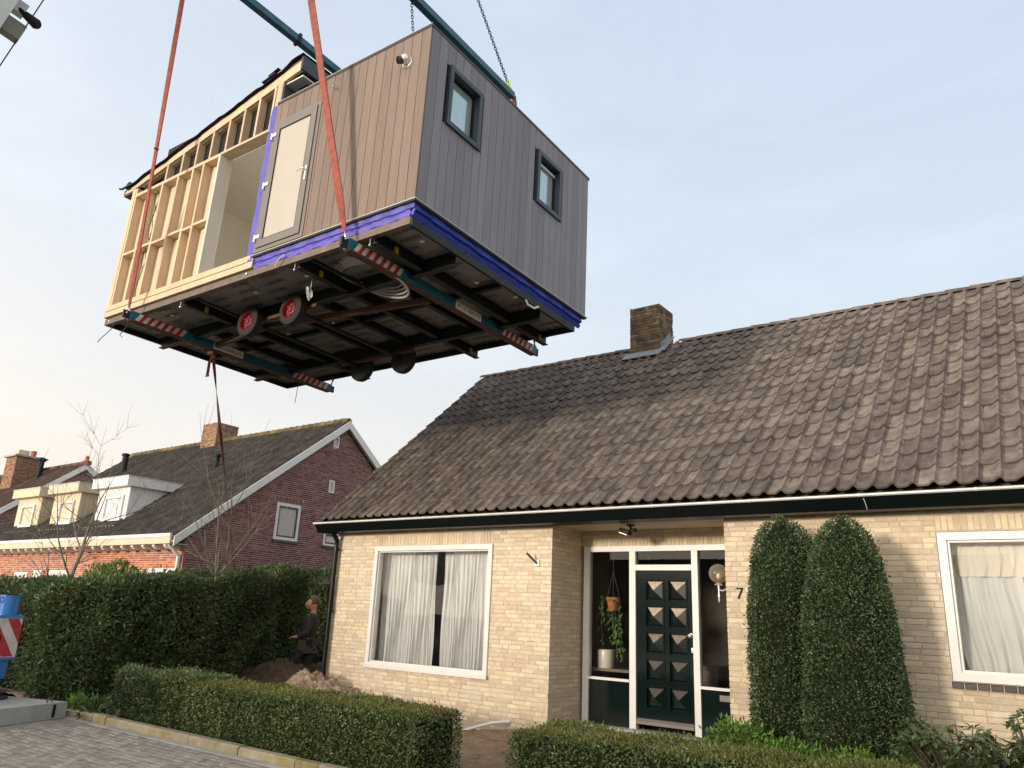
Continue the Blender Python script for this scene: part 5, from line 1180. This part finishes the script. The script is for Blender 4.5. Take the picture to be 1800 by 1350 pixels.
hedge('low_hedge', 'dark loose left end of the low kerbside hedge beneath the tall hedge', (-11.35, 6.05, 0), (-9.5, 6.95, .69), 12000, 'leaf_tall', .042, .011, 2, r=.14, amp=.045, freq=6, topmat='leaf_hedge')
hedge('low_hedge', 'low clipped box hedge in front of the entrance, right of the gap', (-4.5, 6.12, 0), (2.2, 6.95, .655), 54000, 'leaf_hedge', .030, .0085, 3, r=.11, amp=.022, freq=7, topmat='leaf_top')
# tall hedges
hedge('tall_hedge', 'tall dark hedge along the garden boundary left of the yellow house', (-13.75, 6.35, 0), (-12.35, 12.6, 2.15), 78000, 'leaf_tall', .072, .016, 4, r=.28, amp=.10, freq=3.2, depth=.16, rot=rad(21), piv=(-12.4, 6.35), zprof=lambda P: .87+.30*np.clip((P[:, 1]-6.3)/6.3, 0, 1))
hedge('tall_hedge', 'tall dark hedge running along the street behind the crane outrigger', (-24.0, 6.42, 0), (-12.75, 7.7, 1.86), 72000, 'leaf_tall', .072, .016, 5, r=.25, amp=.09, freq=3.2, depth=.15, faces='yZX')
hedge('tall_hedge', 'dark hedge at the back behind the man', (-19.2, 14.4, 0), (-12.2, 15.5, 2.55), 34000, 'leaf_tall', .085, .018, 6, r=.25, amp=.12, freq=3, depth=.16, faces='yXxZ', rot=rad(24), piv=(-16, 14.5))
def bush(name, label, c, rx, ry, rz, n, mat, ln, wd, seed, cat='shrub', amp=.10, freq=6, z0=0.0, group=None, out=.6, up=.3, shell=.25):
    rng = np.random.default_rng(seed); d = rng.normal(0, 1, (n, 3)); d[:, 2] = np.abs(d[:, 2])*1.0-.15; d /= np.linalg.norm(d, axis=1)[:, None]
    P = d*np.array([rx, ry, rz]); P *= (1+lump(d*2, rng, amp, freq)-np.abs(rng.normal(0, shell*.5, n)))[:, None]; P += np.array(c)
    root = thing(name, label, cat, c, group); leaves('foliage', P, d, ln, wd, mat, root, rng, out, up=up)
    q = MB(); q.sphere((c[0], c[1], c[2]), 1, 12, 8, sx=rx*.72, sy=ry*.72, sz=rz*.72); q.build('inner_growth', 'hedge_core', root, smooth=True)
    return root
bush('shrub', 'bright green conifer bush rising behind the tall hedge near the bare tree', (-16.1, 8.25, 1.3), .95, .7, 1.0, 5200, 'leaf_bright', .09, .018, 12)
# clipped yews
def yew(label, cx, cy, prof, n, seed):
    rng = np.random.default_rng(seed); zs = np.array([p_[0] for p_ in prof]); rs = np.array([p_[1] for p_ in prof])
    zz = rng.uniform(zs[0], zs[-1], n*3); keep = rng.random(n*3) < np.interp(zz, zs, rs)/rs.max()+.08; zz = zz[keep][:n]; a = rng.uniform(0, 6.283, len(zz)); r_ = np.interp(zz, zs, rs)
    dr = (np.interp(zz+.03, zs, rs)-np.interp(zz-.03, zs, rs))/.06; Nn = np.stack([np.cos(a), np.sin(a), -dr], 1); Nn /= np.linalg.norm(Nn, axis=1)[:, None]
    P = np.stack([cx+r_*np.cos(a), cy+r_*np.sin(a), zz], 1); P += Nn*(lump(P, rng, .018, 8)-np.abs(rng.normal(0, .045, len(zz))))[:, None]
    root = thing('yew_column', label, 'yew', (cx, cy, 0), 'clipped yew columns'); leaves('foliage', P, Nn, .027, .0085, 'leaf_yew', root, rng, .75, up=.1)
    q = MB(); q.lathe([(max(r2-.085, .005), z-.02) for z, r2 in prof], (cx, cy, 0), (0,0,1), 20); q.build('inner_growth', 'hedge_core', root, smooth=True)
    q = MB(); q.cyl((cx, cy, 0), (cx, cy, 1.2), .06, 8, .04); q.build('trunk', 'bark', root)
yew('taller slimmer clipped yew column beside the house number', -2.80, 9.02, [(.1, .40), (.5, .415), (1.3, .42), (2.0, .405), (2.35, .365), (2.6, .295), (2.76, .18), (2.86, .03)], 36000, 21)
yew('broader tapering clipped yew column nearer the right-hand window', -2.08, 8.78, [(.1, .49), (.4, .52), (.9, .515), (1.5, .47), (2.0, .42), (2.35, .355), (2.58, .265), (2.72, .15), (2.80, .03)], 42000, 22)
# low conifers, rhododendron, evergreen
for i, (x, y, rx, ry, rz, lab) in enumerate(((-3.12, 8.3, .42, .42, .62, 'largest bright green low conifer at the foot of the slim yew'), (-2.55, 8.05, .42, .4, .50, 'bright green low conifer, second from the front door'), (-1.95, 7.9, .45, .4, .50, 'bright green low conifer in front of the broad yew'), (-1.42, 7.85, .42, .4, .50, 'bright green low conifer, last before the glossy-leaved shrub'))):
    bush('low_conifer', lab, (x, y, .06), rx, ry, rz, 5500, 'leaf_bright', .05, .010, 30+i, group='low conifers before the yews', amp=.13, freq=8)
def whorls(name, label, c, n, spread, zr, seed, ln=.11, wd=.017):
    rr = random.Random(seed); root = thing(name, label, 'shrub', c); q = MB(); st = MB()
    for k in range(n):
        p = Vector((c[0]+rr.uniform(-spread[0], spread[0]), c[1]+rr.uniform(-spread[1], spread[1]), rr.uniform(zr[0], zr[1]))); base = Vector((c[0]+rr.uniform(-.1, .1), c[1], .0))
        st.tube([base, base.lerp(p, .6)+Vector((0, 0, .06)), p], [.012, .008, .004], 5)
        for j in range(rr.randint(8, 12)):
            a = rr.uniform(0, 6.283); e = rr.uniform(-.5, .7); d = Vector((math.cos(a)*math.cos(e), math.sin(a)*math.cos(e), math.sin(e))); s_ = d.cross(Vector((0,0,1))).normalized(); L = ln*rr.uniform(.7, 1.25); b0 = p-Vector((0, 0, rr.uniform(0, .06))); dn = Vector((0, 0, -.018)); r_ = rr.random()
            q.add([b0, b0+d*L*.5+s_*wd, b0+d*L*.5+dn*.3, b0+d*L*.5-s_*wd, b0+d*L+dn], [(0,1,2), (0,2,3), (1,4,2), (2,4,3)], r_)
    q.build('leaves', 'leaf_rhodo', root); st.build('stems', 'twig', root)
whorls('rhododendron', 'rhododendron with whorls of glossy leaves below the right-hand window', (-1.02, 7.7, 0), 300, (.48, .5), (.10, .90), 41, .115, .021)
whorls('laurel_bush', 'leafy evergreen at the right edge below the window sill', (-.42, 7.9, 0), 240, (.30, .4), (.1, 1.12), 42, .075, .019)
bush('shrub', 'small vivid green weed tuft beside the kerb under the tall hedge', (-12.0, 5.98, .02), .22, .12, .22, 420, 'leaf_bright', .10, .016, 51, cat='weed', shell=.4)
bush('shrub', 'small dark green fern tuft by the kerb left of the low hedge', (-11.55, 6.0, .0), .22, .12, .20, 300, 'leaf_tall', .13, .016, 52, cat='weed', shell=.4)
# ---------------------------------------------------------------- bare trees
def bare_tree(name, label, base, dirs, h, r0, seed, levels=4, spread=.7, upb=.35, nb_=4):
    rr = random.Random(seed); root = thing(name, label, 'tree', base); tk = MB(); br = MB()
    def grow(p, d, L, r, lv, mb_):
        pts = [Vector(p)]; rs = [r]; n = 7; dd = Vector(d)
        for i in range(n):
            dd = (dd+Vector((rr.gauss(0, .10), rr.gauss(0, .10), upb*.12))).normalized(); pts.append(pts[-1]+dd*L/n); rs.append(r*(1-.93*(i+1)/n)+.0015)
        mb_.tube(pts, rs, 6 if lv < 2 else 4)
        if lv >= levels: return
        for k in range(nb_+(2 if lv == 0 else 0)):
            f = rr.uniform(.25, .98); i = min(int(f*n), n-1); a = rr.uniform(0, 6.283); o_ = dd.orthogonal().normalized(); o2 = dd.cross(o_)
            nd = (dd*rr.uniform(.4, 1.0)+(o_*math.cos(a)+o2*math.sin(a))*spread*rr.uniform(.7, 1.4)+Vector((0, 0, upb*.4))).normalized()
            grow(pts[i], nd, L*rr.uniform(.38, .62), max(rs[i]*.55, .003), lv+1, br)
    for d, hh, r_ in dirs: grow(base, d, hh, r_, 0, tk)
    tk.build('trunk', 'bark', root, smooth=True); br.build('branches', 'bark', root)
bare_tree('bare_tree', 'leafless young tree standing in front of the dormer windows', (-18.62, 8.2, .2), [((.06, -.02, 1), 4.3, .072)], 5, .1, 60, 3, .70, .30, 5)
bare_tree('bare_sapling', 'leafless multi-stemmed sapling before the red brick gable', (-13.75, 9.15, .8), [((.10, -.04, 1), 3.7, .040), ((.30, .12, 1), 3.2, .030), ((-.12, 0, 1), 2.7, .026)], 4, .03, 64, 2, .5, .3, 3)
# ================================================================ soil heaps
def heap(label, cx, cy, rx, ry, h, mat, seed, rot=0.0):
    n = 56; xs = np.linspace(-1, 1, n); X, Y = np.meshgrid(xs, xs); rr_ = np.sqrt(X**2+Y**2); rng = np.random.default_rng(seed)
    ang = np.arctan2(Y, X); edge = 1+.10*np.sin(3*ang+seed)+.06*np.sin(7*ang+2*seed); Z = h*np.clip(1-(rr_/edge)**1.25, 0, 1)**.95
    c, s = math.cos(rot), math.sin(rot); WX = cx+(X*rx)*c-(Y*ry)*s; WY = cy+(X*rx)*s+(Y*ry)*c
    Z = Z+(relief(WX*2.2, WY*2.2, 1.9, seed)+rng.normal(0, .022, Z.shape)+.05*(rng.random(Z.shape) < .03))*np.clip(Z/h*3, 0, 1)-.06*(rr_ > .98)
    Z -= .03
    I = np.arange(n*n).reshape(n, n); F = np.stack([I[:-1,:-1].ravel(), I[:-1,1:].ravel(), I[1:,1:].ravel(), I[1:,:-1].ravel()], 1)
    o = np_obj('soil_heap', mesh_np('soil_heap', np.stack([WX.ravel(), WY.ravel(), Z.ravel()], 1), F, smooth=False), mat, None); tag(o, label, 'soil heap', 'heaps of dug-out soil'); return o
heap('large sandy soil heap against the corner of the yellow house', -10.6, 9.2, 1.45, .62, .46, 'sand', 1, .2)
heap('small crumbly soil heap below the left window', -9.6, 9.1, .62, .4, .34, 'sand', 2)
heap('dark soil heap in front of the man by the tall hedge', -13.5, 10.55, 1.25, .8, .62, 'soil_dark', 3, .5)
heap('low dark soil bank behind the man', -14.2, 12.6, 1.6, .8, .62, 'soil_dark', 4, .6)
# litter of pale leaves and petals on the street and soil
rl = random.Random(9); q = MB()
for _ in range(70):
    x, y = rl.uniform(-12, -4.5), rl.uniform(3.2, 6.0); a = rl.uniform(0, 3); s_ = rl.uniform(.012, .028); u = Vector((math.cos(a), math.sin(a), .2))*s_; v = Vector((-math.sin(a), math.cos(a), .1))*s_*.6; c = Vector((x, y, .012 if y < 5.8 else .12 if y < 5.95 else .05)); q.add([c-u, c+v, c+u, c-v], [(0,1,2,3)], rl.random())
o = q.build('fallen_leaves', 'plywood', None); o['kind'] = 'stuff'; tag(o, 'scattered pale fallen leaves on street and kerb', 'leaves')

# ================================================================ man looking up
def skin(name, joints, edges, mat, parent, root=0, sub=1):
    me = bpy.data.meshes.new(name); inv = WM[parent].inverted(); me.from_pydata([tuple(inv @ Vector(j[0])) for j in joints], edges, []); me.materials.append(M(mat))
    o = bpy.data.objects.new(name, me); link(o, parent); md = o.modifiers.new('Skin', 'SKIN'); md.use_smooth_shade = True
    for i, j in enumerate(joints): me.skin_vertices[0].data[i].radius = j[1] if isinstance(j[1], tuple) else (j[1], j[1]); me.skin_vertices[0].data[i].use_root = (i == root)
    ss = o.modifiers.new('Subdivision', 'SUBSURF'); ss.levels = sub; ss.render_levels = sub; return o
MP = Vector((-13.25, 11.0, 0.02)); MF = Vector((-.8, -.6, 0)); ML = Vector((-.6, .8, 0))*-1     # faces image left; ML = his left (towards the viewer)
man = thing('person', 'man in dark work clothes leaning back and looking up by the hedge', 'person', MP)
Pm = lambda f, l, z: MP+MF*f+ML*l+Vector((0, 0, z))
HIP, CHEST, NECK = Pm(-.02, 0, .93), Pm(-.06, 0, 1.30), Pm(-.10, 0, 1.50)
J = [(HIP, (.15, .12)), (Pm(-.03, 0, 1.10), (.15, .12)), (CHEST, (.17, .13)), (NECK, .058), (Pm(-.085, 0, 1.575), .066), (Pm(-.035, 0, 1.665), (.125, .13)), (Pm(-.07, 0, 1.775), (.13, .13)), (Pm(.045, 0, 1.645), (.085, .075)), (Pm(.085, 0, 1.715), (.04, .034))]
E_ = [(0,1), (1,2), (2,3), (3,4), (4,5), (5,6), (5,7), (7,8)]
def limb(pts, rs, frm):
    last = frm
    for p, r_ in zip(pts, rs): J.append((p, r_)); E_.append((last, len(J)-1)); last = len(J)-1
    return last
legs = {}
for sg in (1, -1):
    fx = .10 if sg > 0 else -.08
    kn, an = Pm(fx+.07, .11*sg, .50), Pm(fx-.02, .12*sg, .09); legs[sg] = (Pm(-.01, .10*sg, .88), kn, an)
    limb([Pm(-.01, .10*sg, .88), kn, an, Pm(fx+.12, .13*sg, .04)], (.09, .065, .045, .04), 0)
arms = {}; hands = {}
for sg in (1, -1):
    sh, el, wr = Pm(-.08, .20*sg, 1.41), Pm(-.10, .25*sg, 1.13), Pm(.14, .18*sg, 1.02); arms[sg] = (sh, el, wr); hands[sg] = limb([sh, el, wr, Pm(.22, .16*sg, 1.01)], (.06, .045, .032, (.036, .020)), 2)
    base = J[hands[sg]][0]
    for k in range(4):
        o_ = ML*(-.026+.0175*k); L = (.07, .082, .078, .062)[k]; limb([base+o_*.8+MF*.03, base+o_+MF*(.03+L*.5)+Vector((0,0,-.01)), base+o_*1.05+MF*(.02+L*.8)+Vector((0,0,-.035))], (.0095, .009, .008), hands[sg])
    limb([base-MF*.02-ML*sg*.035+Vector((0,0,.01)), base+MF*.03-ML*sg*.05+Vector((0,0,.01))], (.011, .009), hands[sg])
skin('body', J, E_, 'skin', man)
JJ = [(Pm(-.02, 0, .90), (.205, .17)), (Pm(-.03, 0, 1.10), (.19, .15)), (CHEST, (.205, .17)), (Pm(-.105, 0, 1.49), (.125, .115)), (Pm(-.02, 0, .78), (.17, .14))]; EE = [(0,1), (1,2), (2,3), (0,4)]
for sg in (1, -1):
    sh, el, wr = arms[sg]; JJ += [(sh, .085), (el, .068), (wr, .05)]; n_ = len(JJ); EE += [(2, n_-3), (n_-3, n_-2), (n_-2, n_-1)]
skin('jacket', JJ, EE, 'jacket', man)
JJ = [(Pm(-.02, 0, .94), (.165, .14))]; EE = []
for sg in (1, -1):
    a, b, c = legs[sg]; JJ += [(a, .112), (b, .086), (c+Vector((0,0,.03)), .075)]; n_ = len(JJ); EE += [(0, n_-3), (n_-3, n_-2), (n_-2, n_-1)]
skin('trousers', JJ, EE, 'trousers', man)
q = MB(); hc = Pm(-.072, 0, 1.738); q.sphere(hc, .124, 14, 10, sz=.92); q.v = [v for v in q.v]; o = q.build('hair', 'hair', man, smooth=True)
for v in o.data.vertices:
    wv = WM[man] @ v.co; d = wv-hc
    if d.dot(MF) > .015+max(0, d.z)*.6: v.co = WM[man].inverted() @ (wv-MF*(d.dot(MF)-.015-max(0, d.z)*.6))
for sg in (1, -1):
    q = MB(); q.sphere(Pm(-.05, .105*sg, 1.70), .03, 10, 6, sx=.7, sy=.5, sz=1.2); q.build('ear', 'skin', man, smooth=True)
    q = MB(); q.sphere(Pm(.062, .035*sg, 1.755), .013, 8, 6); q.build('eye', 'black', man, smooth=True)
    q = MB(); an = legs[sg][2]; q.sphere(an+MF*.07+Vector((0,0,-.03)), .075, 12, 8, sx=1.5, sy=1.2, sz=.65); q.build('shoe', 'black', man, smooth=True)
for l_ in (.16, -.16): q = MB(); q.obox(Pm(.02, l_, .86), MF, ML, (0,0,1), .09, .05, .10); q.build('tool_pouch', 'pouch', man)
q = MB(); q.torus(Pm(-.02, 0, .955), (0,0,1), .165, .02, 20, 6); q.build('belt', 'pouch', man, smooth=True)

# ================================================================ crane: outrigger on its slab, and the boom
pad = thing('outrigger_pad', 'thick concrete slab under the crane outrigger on the street', 'slab', (-12.3, 5.0, 0))
K1, K2 = Vector((-11.80, 5.73, 0)), Vector((-11.22, 4.1, 0)); PD = (K2-K1).normalized(); PB = Vector((-PD.y*-1, PD.x*-1, 0)); PB = Vector((PD.y, -PD.x, 0)); 
if PB.x > 0: PB = -PB
q = MB(); q.prism([K1+Vector((0,0,.005)), K2+Vector((0,0,.005)), K2+PB*1.25+Vector((0,0,.005)), K1+PB*1.25+Vector((0,0,.005))], (0,0,.205)); sl_ = q.build('slab', 'concrete', pad)
q = MB(); q.obox(K1+PD*.22+Vector((0,0,.11))-PB*.004, PD, (0,0,1), PB, .02, .08, .008); q.build('lifting_notch', 'black', pad); q = MB(); q.torus(K1+PD*.22+PB*.1+Vector((0,0,.23)), PB, .04, .012, 12, 6); q.build('lifting_eye', 'rusty', pad, smooth=True)
og = thing('crane_outrigger', 'blue crane outrigger leg with red and white warning stripes', 'crane', (-12.6, 4.9, .21))
SCL = 11.1/12.0; c0 = Vector((0,0,CAM_Z))
rp = lambda x, y, z: Vector((x, y, z))
K = c0+(Vector((-13.612, 5.672, 1.066))-c0)*SCL; K.z = 0
o1 = -PD*-1; q = MB()
zt, zb_ = 1.29, .76
ch = PB*.16-PD*.10                                           # chamfered end
P0 = K; P1 = K+PD*1.4; 
q.prism([P0+Vector((0,0,zb_)), P1+Vector((0,0,zb_)), P1+PB*.45+Vector((0,0,zb_)), P0+ch*1.0+PB*.3+Vector((0,0,zb_)), P0+ch+Vector((0,0,zb_))], (0,0,zt-zb_)); bx_ = q.build('jack_box', 'white_stripe', og)
nrm = -PB
for k in range(-1, 6):                                       # slanted red bars on the long face
    a0 = .05+.36*k; hgt = zt-zb_-.02; w_ = .18
    pts = []
    for (a, z) in ((a0, zb_+.01), (a0+w_, zb_+.01), (a0+w_+.38, zt-.01), (a0+.38, zt-.01)): pts.append((a, z))
    lo_, hi_ = .005, 1.38; cl = []
    def clipx(poly, lim, keep):
        out = []
        for i in range(len(poly)):
            a, b = poly[i], poly[(i+1) % len(poly)]; ia, ib = keep(a[0], lim), keep(b[0], lim)
            if ia: out.append(a)
            if ia != ib: f = (lim-a[0])/(b[0]-a[0]); out.append((lim, a[1]+f*(b[1]-a[1])))
        return out
    pts = clipx(clipx(pts, lo_, lambda v, l: v >= l), hi_, lambda v, l: v <= l)
    if len(pts) >= 3: q = MB(); q.prism([P0+PD*a+nrm*.004+Vector((0,0,z)) for a, z in pts], -nrm*.003); q.build('warning_stripe', 'red_stripe', bx_)
chn = Vector((ch.y, -ch.x, 0)).normalized(); chn = chn if chn.dot(Vector((1, -.3, 0))) > 0 else -chn
for k in range(2):
    z = zb_+.02+.25*k; q = MB(); L = ch.length; e = ch.normalized(); q.prism([P0+e*.01+chn*.004+Vector((0,0,z)), P0+e*(L-.01)+chn*.004+Vector((0,0,z+.14)), P0+e*(L-.01)+chn*.004+Vector((0,0,z+.27)), P0+e*.01+chn*.004+Vector((0,0,z+.13))], -chn*.003); q.build('warning_stripe', 'red_stripe', bx_)
q = MB(); q.prism([P0+nrm*.012+PD*-.01+Vector((0,0,zt)), P1+nrm*.012+Vector((0,0,zt)), P1+PB*.46+Vector((0,0,zt)), P0+ch+PB*.3+Vector((0,0,zt)), P0+ch*1.05+Vector((0,0,zt))], (0,0,.035)); q.prism([P0+nrm*.012+Vector((0,0,zb_-.035)), P1+nrm*.012+Vector((0,0,zb_-.035)), P1+PB*.46+Vector((0,0,zb_-.035)), P0+ch+PB*.3+Vector((0,0,zb_-.035)), P0+ch*1.05+Vector((0,0,zb_-.035))], (0,0,.035)); q.build('edge_plate', 'crane_blue', og)
q = MB(); q.cyl(P0+PD*.42+nrm*.002+Vector((0,0,1.0)), P0+PD*.42+nrm*.02+Vector((0,0,1.0)), .115, 20); q.build('round_lamp', 'black', og)
jc = P0+PD*.13+PB*.16
q = MB(); q.cyl(jc+Vector((0,0,zt+.03)), jc+Vector((0,0,zt+.29)), .135, 20); q.cyl(jc+Vector((0,0,zt+.29)), jc+Vector((0,0,zt+.31)), .145, 20); q.tube([jc+PD*.13+Vector((0,0,zt+.28)), jc+PD*.18+Vector((0,0,zt+.26)), jc+PD*.15+Vector((0,0,zt+.2))], .008, 6); jk = q.build('jack_housing', 'crane_blue', og, smooth=True)
q = MB(); e = (-PB*.6-PD*.5).normalized(); s_ = e.cross(Vector((0,0,1))); b = jc+e*.138; q.prism([b-s_*.05+Vector((0,0,zt+.05)), b+s_*.03+Vector((0,0,zt+.09)), b+s_*.03+Vector((0,0,zt+.25)), b-s_*.05+Vector((0,0,zt+.20))], e*.004); q.build('warning_stripe', 'red_stripe', jk)
q = MB(); q.prism([P0+PD*.05+PB*.05+Vector((0,0,zb_-.04)), P0+PD*1.3+PB*.05+Vector((0,0,zb_-.04)), P0+PD*1.3+PB*.05+Vector((0,0,zb_-.16)), P0+PD*.5+PB*.05+Vector((0,0,zb_-.22)), P0+PD*.38+PB*.05+Vector((0,0,zb_-.19)), P0+PD*.30+PB*.05+Vector((0,0,zb_-.29)), P0+PD*.05+PB*.05+Vector((0,0,zb_-.29))], PB*.3); q.build('jack_bracket', 'crane_blue', og)
jl = jc+PD*.10
q = MB(); q.cyl(jl+Vector((0,0,.30)), jl+Vector((0,0,.60)), .06, 16); q.build('jack_rod', 'steel', og, smooth=True); q = MB(); q.cyl(jl+PD*.13+Vector((0,0,.28)), jl+PD*.13+Vector((0,0,.6)), .04, 12); q.build('jack_cylinder', 'black', og, smooth=True)
q = MB(); q.lathe([(.30, 0), (.30, .03), (.16, .05), (.12, .11), (.08, .12)], jl+Vector((0,0,.212)), (0,0,1), 20); q.build('jack_foot', 'black_metal', og, smooth=True)
for k in range(3): q = MB(); q.beam(jl+PD*(-.35+.1*k)+nrm*.1+Vector((0,0,.30+.025*k)), jl+PD*.75+PB*(.2-.1*k)+Vector((0,0,.25+.02*k)), .10, .022); tag(q.build('timber_packing', 'chassis', None), ['lowest', 'middle', 'topmost'][k]+' loose timber board packed round the outrigger foot', 'board', 'timber packing on the slab')
# boom, seen only by its lower right flank
T_ = Vector((-13.0, 6.5, 26.0)); E1 = Vector((-14.95, 3.55, 11.2)); bd_ = (T_-E1).normalized(); toC = (Vector((0, 0, CAM_Z))-E1).normalized()
s_ = bd_.cross(toC).normalized(); s_ = s_ if s_.dot(CR) < 0 else -s_      # away to the left in the picture
u_ = bd_.cross(s_).normalized(); B0 = E1-bd_*9+s_*.42; B1 = E1+bd_*12+s_*.42
boom = thing('crane_boom', 'pale grey telescopic crane boom crossing the top left corner', 'crane', B0)
sec = [(-.40, -.38), (-.28, -.50), (.28, -.50), (.40, -.38), (.40, .45), (-.40, .45)]
q = MB(); q.prism([B0+s_*a+u_*b for a, b in sec], B1-B0); q.build('boom_section', 'crane_white', boom)
q = MB(); q.prism([E1+bd_*2.6+s_*(.42+a*1.15)+u_*b*1.15 for a, b in sec], bd_*.5); q.build('boom_collar', 'crane_grey', boom)
wp = E1+bd_*1.0+s_*.04
q = MB(); q.obox(wp-s_*.06, bd_, s_, u_, .12, .14, .10); q.build('lamp_bracket', 'crane_white', boom)
ldir = (CR*.75-CU*.65).normalized(); q = MB(); q.cyl(wp-ldir*.5, wp+ldir*.30, .045, 10); q.cyl(wp+ldir*.28, wp+ldir*.55, .07, 14, .10); q.cyl(wp+ldir*.55, wp+ldir*.60, .10, 14, .07); q.build('work_lamp', 'black', boom, smooth=True)
q = MB(); q.obox(E1+bd_*.55-s_*.10, bd_, s_, u_, .16, .20, .12); q.build('cable_guide', 'crane_grey', boom)
q = MB(); q.cyl(E1-bd_*3-s_*.28, E1+bd_*9-s_*.28, .012, 6); q.build('hoist_cable', 'wire', boom)
for k, (a, b) in enumerate(((2.3, .18), (2.9, .30), (2.75, .10))): q = MB(); q.obox(E1+bd_*a-s_*b, bd_+s_*.6*(k-1), s_, u_, .16, .05, .08); q.build('boom_fitting', 'black' if k == 1 else 'crane_grey', boom)
